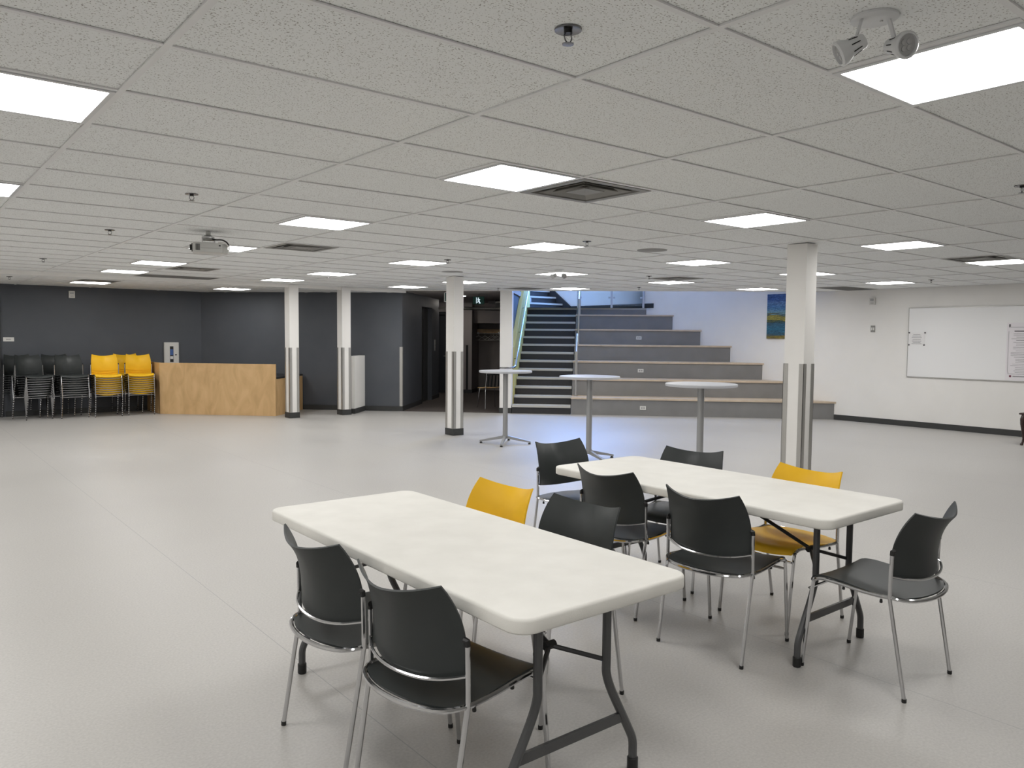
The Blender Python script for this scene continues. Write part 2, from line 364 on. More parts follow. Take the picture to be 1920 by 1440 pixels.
column(6.97, 10.07, 'white column with steel corner guards in front of the corridor')
column(5.95, 13.87, 'white column with steel corner guards beside the wooden desk')
column(7.0, 13.86, 'white column with steel corner guards beside the white half wall')
column(*D(-1.805,15.752), 'white column at the foot of the stairs behind the leftmost high table', 0.24, 0.24, math.radians(-45), False)
# half wall from column to the diagonal wall
hw = MB(); s0 = (7.02-13.86)/R2; tt = (7.02+13.86)/R2
dbox(hw, s0+0.02, s0+0.14, tt+0.16, T0-0.014, 0.10, 1.13); o = hw.obj('half_wall', 'white')
tag(o, 'short white half wall behind a column', 'half wall')
q = MB(); dbox(q, s0+0.015, s0+0.15, tt+0.16, T0-0.014, 0, 0.10); q.obj('base_strip', 'base', o)

# ------------------------------------------------------------------ ceiling
GX, GY = 1.2192, 0.6096
gx = lambda i: i*GX - 0.473573616
gy = lambda j: j*GY + 2.69758468
ceil = MB(); ceil.prism([(XL,YB),(XW,YB),(XW,DG-XW),(DG-YD,YD),(XL,YD)], CZ+0.12, CZ+0.25)
CE = ceil.obj('ceiling', 'plenum'); struct(CE, 'suspended ceiling of speckled tiles in a white grid')
lights = {(i, j) for i in (-1.5, .5, 2.5, 4.5, 6.5, 8.5, 10.5) for j in (-9, -7, -3, 1, 5, 9, 13, 16)}
lights = {k for k in lights if gx(k[0]+.5)+gy(k[1]+1) < DG-0.1 and k[1] != -9 and not (k[1] == -7 and k[0] > 2) and not (k[1] == -3 and k[0] > 6)}
low_lights = {(2.5, 20), (4.5, 20), (0.5, 20)}
vents = {(3, 1), (3, 8), (3, 14), (8, 1), (8, 8), (8, 14)}
low_vents = {(2.5, 19)}
grilles = {(3, 17), (11, 7)}
def region(poly, low):
    poly = clip(poly, -1, 0, -XL); poly = clip(poly, 1, 0, XW-0.002) if poly else poly
    poly = clip(poly, 0, -1, -YB) if poly else poly
    poly = clip(poly, 1, 1, DG-0.01) if poly else poly
    if not poly: return None
    poly = clip(poly, 0, -1, -(SOF+0.012)) if low else clip(poly, 0, 1, SOF)
    if poly: poly = clip(poly, 0, 1, YD-0.002)
    if len(poly) < 3: return None
    a = 0.5*abs(sum(poly[k][0]*poly[(k+1)%len(poly)][1]-poly[(k+1)%len(poly)][0]*poly[k][1] for k in range(len(poly))))
    return poly if a > 0.002 else None
def in_view(x, y):
    f = x*math.sin(YAW)+y*math.cos(YAW); r = x*math.cos(YAW)-y*math.sin(YAW)
    return f > 0.6 and abs(r) < 0.70*f + 0.9
far_tiles = MB(); nt_ = 0; full_mesh = {}
bars_i = {}; half_bars = []
for i in range(-3, 13):
    for j in range(-12, 24):
        low = gy(j)+0.3 > SOF
        z = (CZ2 if low else CZ)
        pieces = []
        if (not low) and (i, j) in grilles: continue
        occ = [h for h in (0, .5) if ((i+h, j) in (low_lights if low else lights)) or ((i+h, j) in (low_vents if low else vents))]
        if len(occ) == 2: continue
        if len(occ) == 1:
            pieces.append((i+(0.5 if occ[0] == 0 else 0), 0.5)); half_bars.append((i+.5, j, low))
        else: pieces.append((i, 1.0))
        for a, wd_ in pieces:
            e = 0.006
            x0, x1, y0, y1 = gx(a)+e, gx(a+wd_)-e, gy(j)+e, gy(j+1)-e
            for lo in ((False, True) if y0 < SOF < y1 else (low,)):
                poly = region([(x0,y0),(x1,y0),(x1,y1),(x0,y1)], lo)
                if not poly: continue
                zz = (CZ2 if lo else CZ)+0.007
                cx, cy_ = sum(p[0] for p in poly)/len(poly), sum(p[1] for p in poly)/len(poly)
                if in_view(cx, cy_) and nt_ < 299:
                    nt_ += 1
                    if len(poly) == 4 and abs(abs((poly[2][0]-poly[0][0])*(poly[2][1]-poly[0][1]))-(x1-x0)*(y1-y0)) < 1e-4:
                        key = wd_
                        if key not in full_mesh:
                            full_mesh[key] = MB().box((0,0,0),(x1-x0,y1-y0,0.016)).mesh('ceiling_tile', 'tile')
                        t = link('ceiling_tile', full_mesh[key], CE); t.location = (x0, y0, zz+random.uniform(0,0.0012))
                    else:
                        MB().prism(poly, zz, zz+0.016).obj('ceiling_tile', 'tile', CE)
                else: far_tiles.prism(poly, zz, zz+0.016)
o = far_tiles.obj('ceiling_tile_field', 'tile', CE); o['kind'] = 'stuff'
def rail_poly(x0, x1, y0, y1, low, dz=0.0):
    p = region([(x0,y0),(x1,y0),(x1,y1),(x0,y1)], low)
    if p:
        z = CZ2 if low else CZ
        MB().prism(p, z+dz, z+0.0065).obj('grid_rail', 'rail', CE)
RW = 0.012
for i in range(-3, 13):
    for low in (False, True): rail_poly(gx(i)-RW, gx(i)+RW, YB, YD, low)
for j in range(-12, 24):
    for low in (False, True): rail_poly(XL, XW, gy(j)-RW*0.9, gy(j)+RW*0.9, low, 0.0008)
for a, j, low in half_bars: rail_poly(gx(a)-RW, gx(a)+RW, gy(j)+RW, gy(j+1)-RW, low)
# soffit face between the two ceiling heights, and edge trim at the stair opening
struct(MB().box((XL,SOF,CZ2-0.003),(8.34,SOF+0.012,CZ+0.1)).obj('trim_2', 'white'), 'white face of the step in the ceiling')
b = MB(); dbox(b, S_PW, 4.56, T0-0.012, T0+0.002, CZ-0.004, CZ+0.3); struct(b.obj('trim_3', 'white'), 'edge of the ceiling along the stair opening')

# light panels
def make_panel():
    t = thing('ceiling_light_panel', '', 'ceiling light', (0,0,0), 0, 'square ceiling light panels')
    w2, h2 = GX/2, GY
    fr = MB(); e = 0.013; k = 0.020
    fr.box((e,e,0),(w2-e,e+k,0.012)); fr.box((e,h2-e-k,0),(w2-e,h2-e,0.012)); fr.box((e,e+k,0),(e+k,h2-e-k,0.012)); fr.box((w2-e-k,e+k,0),(w2-e,h2-e-k,0.012))
    fr.box((e,e,0.013),(w2-e,h2-e,0.03))
    fr.obj('panel_frame', 'enamel_white', t)
    x0, x1, y0, y1 = e+k-0.001, w2-e-k+0.001, e+k-0.001, h2-e-k+0.001
    MB().add([(x0,y0,0.004),(x0,y1,0.004),(x1,y1,0.004),(x1,y0,0.004)], [(0,1,2,3)]).obj('diffuser', 'diffuser', t)
    return t
ROWN = {-3: 'row nearest the viewer', 1: 'second row', 5: 'third row', 9: 'fourth row', 13: 'fifth row', 16: 'farthest row of the upper ceiling'}
SEEN = {-3: [2.5], 1: [.5, 2.5, 4.5, 6.5, 8.5], 5: [.5, 2.5, 4.5, 6.5, 8.5, 10.5], 9: [2.5, 4.5, 6.5, 8.5, 10.5], 13: [2.5, 4.5, 6.5, 8.5], 16: [2.5, 4.5, 6.5]}
ORD = ['first', 'second', 'third', 'fourth', 'fifth', 'sixth']
proto = None
for (i, j) in sorted(lights) + sorted(low_lights):
    low = (i, j) in low_lights
    if proto is None: t = proto = make_panel()
    else: t = copy_tree(proto)
    t.location = (gx(i), gy(j), (CZ2 if low else CZ)-0.004)
    if low and i != .5: t['label'] = 'lit square ceiling panel on the lowered ceiling above the ' + ('chair stacks' if i == 2.5 else 'wooden desk')
    elif j in SEEN and i in SEEN[j] and not low:
        n = SEEN[j].index(i)
        t['label'] = 'large lit square ceiling panel beside the twin spotlight, nearest of all' if j == -3 else f'lit square ceiling panel, {ORD[n]} from the left in the {ROWN[j]}'
    else:
        t['label'] = 'added fill light panel, unseen high over the stairwell'; t['group'] = 'ceiling panels out of view'

# air diffusers
def make_vent():
    t = thing('air_vent', '', 'air vent', (0,0,0), 0, 'square ceiling air vents')
    w_ = GX/2; c = w_/2
    MB().box((0.013,0.013,0.11),(w_-0.013,w_-0.013,0.118)).obj('throat', 'vent_dark', t)
    def cone(h0, z0, h1, z1, th=0.004):
        m = MB()
        for sx, sy in ((1,0),(0,1),(-1,0),(0,-1)):
            def P(h, z, k):
                return (c+h*sx - h*k*sy, c+h*sy + h*k*sx, z)
            m.add([P(h0,z0,-1),P(h0,z0,1),P(h1,z1,1),P(h1,z1,-1),P(h0,z0+th,-1),P(h0,z0+th,1),P(h1,z1+th,1),P(h1,z1+th,-1)],
                  [(0,1,2,3),(7,6,5,4),(1,0,4,5),(3,2,6,7)])
        return m
    cone(w_/2-0.013, 0.0, w_/2-0.06, 0.0).obj('rim', 'vent', t)
    cone(w_/2-0.06, 0.0, w_/2-0.075, 0.10).obj('rim', 'vent', t)
    for h in (0.205, 0.145): cone(h, 0.0, h-0.055, 0.05).obj('vane', 'vent', t)
    m = cone(0.085, 0.0, 0.001, 0.012); m.obj('centre_plate', 'vent', t)
    return t
vp = None
VL = {(3,1): 'square air vent touching a lit panel near the middle of the ceiling', (3,8): 'square air vent beside the ceiling projector', (3,14): 'square air vent beyond the projector near the chair stacks',
      (8,1): 'square air vent near the right edge above the whiteboard wall', (8,8): 'square air vent above the middle of the tiers', (8,14): 'square air vent above the foot of the stairs', (2.5,19): 'square air vent on the lowered ceiling above the chair stacks'}
for (i, j) in sorted(vents)+sorted(low_vents):
    if vp is None: t = vp = make_vent()
    else: t = copy_tree(vp)
    t.location = (gx(i), gy(j), (CZ2 if (i, j) in low_vents else CZ)-0.003); t['label'] = VL[(i, j)]
for (i, j), lb in (((3,17), 'grey return air grille panel beyond the projector'), ((11,7), 'grey return air grille panel by the white wall')):
    t = thing('return_air_grille', lb, 'grille', (gx(i), gy(j), CZ))
    m = MB(); m.box((0.012,0.012,0),(GX-0.012,0.03,0.01)); m.box((0.012,GY-0.03,0),(GX-0.012,GY-0.012,0.01)); m.box((0.012,0.03,0),(0.03,GY-0.03,0.01)); m.box((GX-0.03,0.03,0),(GX-0.012,GY-0.03,0.01))
    m.obj('grille_frame', 'grille', t)
    MB().box((0.012,0.012,0.03),(GX-0.012,GY-0.012,0.034)).obj('backing', 'grille', t)
    m = MB(); n = 40
    for k in range(n):
        x = 0.03+(GX-0.06)*(k+0.5)/n; m.box((x-0.0015,0.03,0.002),(x+0.0015,GY-0.03,0.03))
    for k in range(20):
        y = 0.03+(GY-0.06)*(k+0.5)/20; m.box((0.03,y-0.0015,0.002),(GX-0.03,y+0.0015,0.03))
    tag(m.obj('lattice', 'grille', t), kind='stuff')

# sprinklers
def make_sprinkler():
    t = thing('sprinkler', '', 'sprinkler', (0,0,0), 0, 'ceiling sprinklers')
    MB().lathe([(0.020,0.0),(0.041,-0.004),(0.042,0.001),(0.020,0.003)], 20).obj('escutcheon', 'spr', t, True)
    MB().lathe([(0.013,-0.012),(0.013,0.004)], 12).obj('body', 'black_metal', t, True)
    f = MB()
    for s in (-1, 1): f.tube(smooth_path([(s*0.009,0,-0.010),(s*0.015,0,-0.022),(s*0.010,0,-0.034),(0,0,-0.040)], 3), 0.0022, 6)
    f.obj('frame_arms', 'spr', t, True)
    MB().lathe([(0.004,-0.038),(0.018,-0.042),(0.018,-0.044),(0.004,-0.045)], 14).obj('deflector', 'spr', t, True)
    return t
spr = [(1.64,1.78,CZ,'chrome ceiling sprinkler nearest the viewer at top centre'), (1.64,5.42,CZ,'ceiling sprinkler above and left of the projector'), (1.64,7.78,CZ,'ceiling sprinkler left of the projector'),
 (1.63,11.35,CZ,'ceiling sprinkler high above the grey chair stacks'), (1.63,14.6,CZ2,'ceiling sprinkler on the lowered ceiling at the far left'), (5.42,11.25,CZ,'ceiling sprinkler above the two distant columns'),
 (5.33,5.48,CZ,'ceiling sprinkler beside the lit panel at the middle of the ceiling'), (8.98,7.9,CZ,'ceiling sprinkler beside the vent above the tiers'), (10.85,9.78,CZ,'ceiling sprinkler nearest the ceiling edge over the tiers'),
 (5.31,1.78,CZ,'ceiling sprinkler cut by the right edge of the photograph'), (5.38,7.93,CZ,'ceiling sprinkler beside the lit panel above the front column'), (12.5,5.36,CZ,'ceiling sprinkler above the whiteboard'), (9.2,11.85,CZ,'ceiling sprinkler by the column at the stairs')]
p0 = None
for x, y, z, lb in spr:
    if p0 is None: t = p0 = make_sprinkler()
    else: t = copy_tree(p0)
    t.location = (x, y, z-0.001 + 0.007); t['label'] = lb
# ceiling speakers
for x, y, lb in ((6.36,5.56,'round ceiling speaker above the high tables'), (6.43,9.36,'round ceiling speaker above the front column')):
    t = thing('ceiling_speaker', lb, 'speaker', (x,y,CZ+0.007), 0, 'round ceiling speakers')
    MB().lathe([(0.135,-0.002),(0.155,-0.004),(0.157,0.001),(0.135,0.001)], 32).obj('rim', 'vent', t, True)
    MB().lathe([(0.0,-0.006),(0.135,-0.003),(0.135,0.001)], 32).obj('grille', 'grille', t, True)

# twin spotlights
def spotlight(x, y, rz, lb):
    t = thing('twin_spotlight', lb, 'spotlight', (x,y,CZ+0.007), rz, 'twin ceiling spotlights')
    MB().lathe([(0.058,-0.009),(0.064,-0.006),(0.065,0.0)], 28).obj('canopy', 'enamel_white', t, True)
    MB().lathe([(0.004,-0.013),(0.005,-0.0095)], 10, (0.02,0.0)).obj('screw', 'steel', t)
    for s, aim in ((-1, Vector((-0.80,0.18,-0.42))), (1, Vector((0.22,-0.88,-0.26)))):
        aim.normalize()
        a0 = Vector((s*0.040,-0.005,-0.009)); a1 = Vector((s*0.058,-0.010,-0.075))
        m = MB()
        d = Vector((0,0.009,0)); e = Vector((0.0022,0,0))
        m.hexa([a0-d-e,a0-d+e,a0+d+e,a0+d-e,a1-d-e,a1-d+e,a1+d+e,a1+d-e]); m.obj('bracket', 'enamel_white', t)
        up = Vector((0,0,1)); xx = aim.cross(up).normalized(); yy = xx.cross(aim)
        c0 = a1+Vector((0,0,-0.008))-aim*0.028
        prof = [(0.0,-0.0),(0.019,0.0),(0.0215,0.004),(0.0215,0.022),(0.027,0.045),(0.036,0.062),(0.038,0.076),(0.033,0.080),(0.030,0.080),(0.029,0.070)]
        h = MB(); h.lathe(prof, 20); h.v = [tuple(c0+xx*p[0]+yy*p[1]+aim*p[2]) for p in h.v]; hd = h.obj('lamp_head', 'enamel_white', t, True)
        l = MB(); l.lathe([(0.0,0.0745),(0.029,0.072)], 20); l.v = [tuple(c0+xx*p[0]+yy*p[1]+aim*p[2]) for p in l.v]; l.obj('lens', 'lens_glass', hd, True)
        for k in range(4):
            an = 2*math.pi*k/4+0.5; l = MB(); pr = Vector((0.012*math.cos(an), 0.012*math.sin(an), 0))
            l.lathe([(0.0,0.078),(0.008,0.0755),(0.0085,0.072)], 10, (pr.x,pr.y)); l.v = [tuple(c0+xx*p[0]+yy*p[1]+aim*p[2]) for p in l.v]; l.obj('bulb', 'lens_glass', hd, True)
        for k in range(8):
            an = 2*math.pi*k/8; cs, sn = math.cos(an), math.sin(an); l = MB()
            pts = []
            for zz in (0.016, 0.042):
                rr = 0.0218 if zz < 0.02 else 0.0266
                for da in (-0.06, 0.06):
                    pts.append((rr*math.cos(an+da), rr*math.sin(an+da), zz))
            Vv = [c0+xx*p[0]+yy*p[1]+aim*p[2] for p in pts]; off = (xx*cs+yy*sn)*0.0006
            l.add([v+off for v in Vv]+[v-off*2 for v in Vv], [(0,1,3,2),(4,6,7,5),(0,4,5,1),(2,3,7,6),(0,2,6,4),(1,5,7,3)])
            l.obj('slot', 'black', hd)
spotlight(2.25, 1.15, -YAW, 'white twin spotlight beside the large lit panel at top right')
spotlight(7.25, 7.99, -YAW, 'white twin spotlight hanging before a lit panel in front of the stairs')

# projector
def projector():
    t = thing('projector', 'white video projector hanging from the ceiling at left', 'projector', (2.35,7.255,CZ-0.145), -0.30); t.scale = (0.82, 0.82, 0.82)
    m = MB(); m.box((-0.18,-0.13,-0.055),(0.18,0.13,0.045)); bm = bmesh.new(); me = m.mesh('body', 'proj'); bm.from_mesh(me)
    bmesh.ops.bevel(bm, geom=[e for e in bm.edges if abs(e.verts[0].co.z-e.verts[1].co.z) > 0.05 and e.verts[0].co.x > 0], offset=0.06, segments=5, affect='EDGES')
    bmesh.ops.bevel(bm, geom=[e for e in bm.edges if abs(e.verts[0].co.z-e.verts[1].co.z) < 1e-4], offset=0.006, segments=2, affect='EDGES')
    bm.to_mesh(me); bm.free(); b_ = link('body', me, t)
    MB().box((-0.150,-0.1325,-0.038),(-0.105,-0.129,0.032)).obj('side_grille', 'grille', b_)
    for k in range(5): MB().box((-0.148+k*0.009,-0.134,-0.036),(-0.144+k*0.009,-0.132,0.030)).obj('grille_slat', 'black_metal', b_)
    MB().box((-0.10,-0.1315,-0.012),(0.11,-0.129,-0.009)).obj('seam', 'grille', b_)
    MB().box((0.085,-0.132,0.012),(0.105,-0.129,0.026)).obj('sensor', 'black', b_)
    MB().box((-0.190,-0.105,-0.048),(-0.179,-0.035,0.036)).obj('lens_window', 'black', b_)
    l = MB(); l.lathe([(0.030,0.0),(0.032,0.020),(0.026,0.020),(0.024,0.010),(0.0,0.008)], 18)
    lo = l.obj('lens', 'black', t, True); lo.rotation_euler = (0, -math.pi/2, 0); lo.location = (-0.188, -0.07, -0.005)
    MB().box((-0.085,-0.07,0.045),(0.05,0.07,0.058)).obj('mount_bracket', 'steel', t)
    for x in (-0.085, 0.04): MB().box((x,-0.06,0.058),(x+0.01,0.06,0.10)).obj('mount_arm', 'steel', t)
    MB().box((-0.075,-0.045,0.085),(0.04,0.045,0.100)).obj('mount_plate', 'proj', t)
    MB().lathe([(0.062,0.100),(0.066,0.104),(0.066,0.122),(0.045,0.128),(0.035,0.14)], 18, (-0.02,0)).obj('swivel', 'steel', t, True)
    MB().lathe([(0.026,0.135),(0.026,0.183)], 14, (-0.02,0)).obj('mount_pole', 'proj', t, True)
    MB().tube(smooth_path([(0.02,-0.06,0.095),(0.06,-0.09,0.085),(0.12,-0.10,0.085),(0.175,-0.09,0.055),(0.195,-0.06,0.0),(0.178,-0.03,-0.03)]), 0.008, 8).obj('cable', 'black', t, True)
    MB().tube(smooth_path([(0.08,-0.11,0.050),(0.14,-0.12,0.050),(0.185,-0.09,0.02),(0.19,-0.07,-0.02),(0.172,-0.05,-0.035)]), 0.007, 8).obj('cable', 'plastic_white', t, True)
projector()

# ------------------------------------------------------------------ tiers, stairs, atrium
RISE, GO = 0.1725, 0.283
SL, SR = -1.665, -0.485
s_wall = lambda t: XW*R2 - t
def dpoly(s0, t0, t1): return [D(s0,t0), D(s_wall(t0)-0.003,t0), D(s_wall(t1)-0.003,t1), D(s0,t1)]
stage = thing('seating_tiers', 'grey stepped seating tiers with pale wood edges beside the stairs', 'seating tiers', D(1.5,T0,0))
sx0, sy0 = D(1.5,T0)
def sobj(mb, name, m, parent=stage, off=(sx0, sy0)):
    mb.v = [(x-off[0], y-off[1], z) for x, y, z in mb.v]; return mb.obj(name, m, parent)
for k in range(6):
    ta, tb = T0+2*GO*k, T0+2*GO*(k+1)
    m = MB(); m.prism(dpoly(SR, ta, tb+0.02), max(0.0, 2*RISE*(k-1)), 2*RISE*(k+1)-0.035); sobj(m, 'riser', 'riser')
    m = MB(); m.prism(dpoly(SR-0.005, ta-0.025, tb+0.004), 2*RISE*(k+1)-0.035, 2*RISE*(k+1)); sobj(m, 'seat_board', 'nosing')
m = MB(); m.prism(dpoly(SR, T0+12*GO, T0+12*GO+0.1), 12*RISE, 13*RISE-0.035); sobj(m, 'riser', 'riser')
for i, (sp, k, lb) in enumerate(((0.93,0,'white power outlet on the lowest tier'), (0.935,2,'white power outlet on the third tier'), (0.945,4,'white power outlet on the fifth tier'))):
    tq = T0+2*GO*k; z = 2*RISE*k + 0.155
    m = MB(); dbox(m, sp-0.06, sp+0.06, tq-0.006, tq-0.001, z-0.037, z+0.037); o = m.obj('power_outlet', 'plastic_white'); tag(o, lb, 'outlet', 'outlets on the tiers')
    for d in (-0.022, 0.022):
        m = MB(); dbox(m, sp+d-0.015, sp+d+0.015, tq-0.0075, tq-0.006, z-0.014, z+0.014); m.obj('socket', 'ink_soft', o)
stairs = thing('staircase', 'dark staircase with pale nosings climbing to a landing', 'stairs', D(-1.07,T0,0)); so = D(-1.07,T0)
for k in range(13):
    ta = T0+GO*k; zt = RISE*(k+1)
    if k < 12:
        m = MB(); dbox(m, SL, SR-0.012, ta, ta+GO+0.02, max(0,zt-RISE-0.04), zt-0.045); sobj(m, 'riser', 'stair_riser', stairs, so)
        m = MB(); dbox(m, SL, SR-0.012, ta-0.02, ta+GO+0.003, zt-0.045, zt); sobj(m, 'tread', 'stair_nose', stairs, so)
ZL = 13*RISE; TL = T0+12*GO; YU = 15.56
m = MB(); m.prism([D(SL-2.2,TL), D(s_wall(TL)-0.003,TL), (XW-0.003,YU), (10.9,YU)], ZL-0.045, ZL); sobj(m, 'landing', 'stair_nose', stairs, so)
m = MB(); dbox(m, SL, SR-0.012, TL+0.02, TL+0.1, ZL-RISE-0.02, ZL-0.045); sobj(m, 'riser', 'stair_riser', stairs, so)
for k in range(11):
    ya = YU+0.262*k; zt = ZL+0.185*(k+1)
    m = MB(); m.box((12.2,ya,zt-0.23),(XW-0.035,ya+0.28,zt-0.045)); sobj(m, 'riser', 'stair_riser', stairs, so)
    m = MB(); m.box((12.2,ya-0.02,zt-0.045),(XW-0.035,ya+0.265,zt)); sobj(m, 'tread', 'stair_nose', stairs, so)
m = MB(); m.add([(XW-0.034,YU-0.3,ZL),(XW-0.034,YU+0.0,ZL),(XW-0.034,YU+2.9,ZL+1.9),(XW-0.034,YU+2.9,ZL+2.25),(XW-0.034,YU-0.3,ZL+0.12),
                 (XW-0.002,YU-0.3,ZL),(XW-0.002,YU+0.0,ZL),(XW-0.002,YU+2.9,ZL+1.9),(XW-0.002,YU+2.9,ZL+2.25),(XW-0.002,YU-0.3,ZL+0.12)],
                [(4,3,2,1,0),(5,6,7,8,9),(0,1,6,5),(1,2,7,6),(2,3,8,7),(3,4,9,8),(4,0,5,9)])
sobj(m, 'skirting', 'stair_riser', stairs, so)
b = MB(); b.box((XW-0.014,12.40,ZL),(XW,YU-0.3,ZL+0.11)); struct(b.obj('baseboard_landing', 'stair_riser'))
# stair side wall: tall wall plus a lime painted sloping upstand
b = MB(); dbox(b, -1.86, -1.75, 15.89, 21.9, 0, 2.6); dbox(b, -1.86, -1.75, 15.89, 19.4, 2.6, 7.0); struct(b.obj('wall_stair_side', 'navy_wall'), 'dark wall along the left of the stairs')
def slope(t): return RISE + (RISE/GO)*(t-T0)
m = MB()
P8 = []
for s in (-1.745, SL-0.003):
    P8.append([D(s,15.89,0.0), D(s,19.6,0.0), D(s,19.6,slope(19.6)+0.98), D(s,15.95,slope(15.95)+0.98), D(s,15.89,slope(15.95)+0.96)])
n = 5
m.add(P8[0]+P8[1], [tuple(range(n)), tuple(range(2*n-1,n-1,-1))]+[(i,n+i,n+(i+1)%n,(i+1)%n) for i in range(n)])
o = m.obj('stair_upstand', 'yellow_wall'); tag(o, 'pale lime sloping side wall of the staircase', 'stair wall')
# handrails
hr = thing('stair_handrail', 'steel handrail along the lime side wall of the stairs', 'handrail', D(-1.6,T0,0)); ho = D(-1.6,T0)
pts = [D(-1.88,T0-0.36,0.925), D(-1.68,T0-0.32,0.925), D(SL+0.06,T0-0.10,0.945)] + [D(SL+0.06, T0+t, slope(T0+t)+0.80) for t in (0.1, 0.6, 1.4, 2.4, 3.3)]
m = MB(); m.tube(smooth_path(pts, 5), 0.019, 10); m.v = [(x-ho[0],y-ho[1],z) for x,y,z in m.v]; m.obj('rail', 'chrome', hr, True)
for t in (0.3, 1.2, 2.1, 3.0):
    z = slope(T0+t)+0.80
    m = MB(); m.tube([D(SL-0.003,T0+t,z-0.07), D(SL+0.05,T0+t,z-0.06), D(SL+0.06,T0+t,z-0.01)], 0.007, 6); m.v = [(x-ho[0],y-ho[1],zz) for x,y,zz in m.v]; m.obj('bracket', 'black_metal', hr, True)
def tier_rail(ta, tb, zbase_a, zbase_b, lb, hh=0.9):
    t = thing('tier_handrail', lb, 'handrail', D(SR+0.08,ta,zbase_a), 0, 'steel handrails between stairs and tiers'); of = D(SR+0.08,ta)
    def put(m, nm): m.v = [(x-of[0],y-of[1],z-zbase_a) for x,y,z in m.v]; m.obj(nm, 'steel', t, True)
    for tq, zb in ((ta, zbase_a), (tb, zbase_b)):
        put(MB().tube([D(SR+0.08,tq,zb), D(SR+0.08,tq,zb+hh)], 0.02, 10), 'post')
        put(MB().lathe([(0.045,zb),(0.045,zb+0.008),(0.02,zb+0.01)], 14, D(SR+0.08,tq)), 'flange')
    put(MB().tube([D(SR+0.08,ta-0.02,zbase_a+hh-0.01), D(SR+0.08,tb+0.02,zbase_b+hh+0.01)], 0.021, 10), 'rail')
tier_rail(T0+0.28, T0+0.28+2*GO, 2*RISE, 4*RISE, 'short steel handrail on the lowest tiers by the stairs')
tier_rail(T0+0.22+6*GO, T0+0.22+10*GO, 8*RISE, 12*RISE, 'steel handrail on the upper tiers by the stairs', 1.0)
# glass guard on the landing
gg = thing('glass_guard', 'glass railing with steel posts along the landing edge', 'railing', D(0.3,TL+0.05,ZL)); go_ = D(0.3,TL+0.05)
def gput(m, nm, mt, par=gg): m.v = [(x-go_[0],y-go_[1],z-ZL) for x,y,z in m.v]; return m.obj(nm, mt, par)
for s in (-0.455, 0.345, 1.10): m = MB(); dbox(m, s-0.025, s+0.025, TL+0.03, TL+0.07, ZL+0.002, ZL+1.05); gput(m, 'post', 'steel')
for a, b_ in ((-0.42, 0.31), (0.38, 1.065)):
    m = MB(); dbox(m, a, b_, TL+0.045, TL+0.055, ZL+0.05, ZL+0.98); pn = gput(m, 'glass_pane', 'glass')
    for e in (a+0.02, b_-0.02):
        for z in (0.25, 0.75): m = MB(); dbox(m, e-0.025, e+0.025, TL+0.04, TL+0.06, ZL+z-0.02, ZL+z+0.02); gput(m, 'clamp', 'steel')
m = MB(); dbox(m, -0.48, 1.12, TL+0.03, TL+0.07, ZL+1.05, ZL+1.09); gput(m, 'top_rail', 'steel')
# upper shell of the stairwell
b = MB(); dbox(b, -6.0, 4.6, T0, T0+0.15, CZ+0.3, 7.0); struct(b.obj('wall_upper_front', 'atrium'))
struct(MB().box((8.5,18.8,0),(XW+0.2,19.0,7.0)).obj('wall_upper_end', 'atrium'))
struct(MB().box((8.3,13.5,2.75),(8.5,19.0,7.0)).obj('wall_upper_left', 'atrium'))
struct(MB().prism([(8.3,13.5),(XW+0.2,7.5),(XW+0.2,19),(8.3,19)], 7.03, 7.15).obj('ceiling_upper', 'atrium'))
struct(MB().prism([(8.5,13.9),(D(-1.86,19.4)),(D(-1.86,22.4)),(12.15,18.8),(8.5,18.8)], 2.62, 2.72).obj('floor_upper', 'atrium'))
for lx, ly in ((11.6,14.6),(12.6,12.2)):  # added unseen panels that give the stairwell neutral fill light
    t = copy_tree(proto); t.location = (lx, ly, 6.99); t['label'] = 'added fill light panel, unseen high over the stairwell'; t['group'] = 'ceiling panels out of view'; t.scale = (2.0, 2.0, 1.0)
wn = thing('window_1', None, None, (XW+0.08,(WY0+WY1)/2,(WZ0+WZ1)/2)); struct(wn, 'tall daylit window high above the stair landing')
hw_, hh_ = (WY1-WY0)/2, (WZ1-WZ0)/2
for k in range(4):
    y = -hw_+0.03+k*(2*hw_-0.06)/3; MB().box((-0.03,y-0.03,-hh_),(0.06,y+0.03,hh_)).obj('mullion', 'alu', wn)
    y1 = y+(2*hw_-0.06)/3-0.03
    if k < 3: MB().add([(0,y+0.03,-hh_+0.05),(0,y+0.03,hh_-0.05),(0,y1,hh_-0.05),(0,y1,-hh_+0.05)], [(0,1,2,3)]).obj('window_pane', 'sky_pane', wn)
MB().box((-0.03,-hw_,-hh_),(0.06,hw_,-hh_+0.05)).obj('sill', 'alu', wn); MB().box((-0.03,-hw_,hh_-0.05),(0.06,hw_,hh_)).obj('head', 'alu', wn)

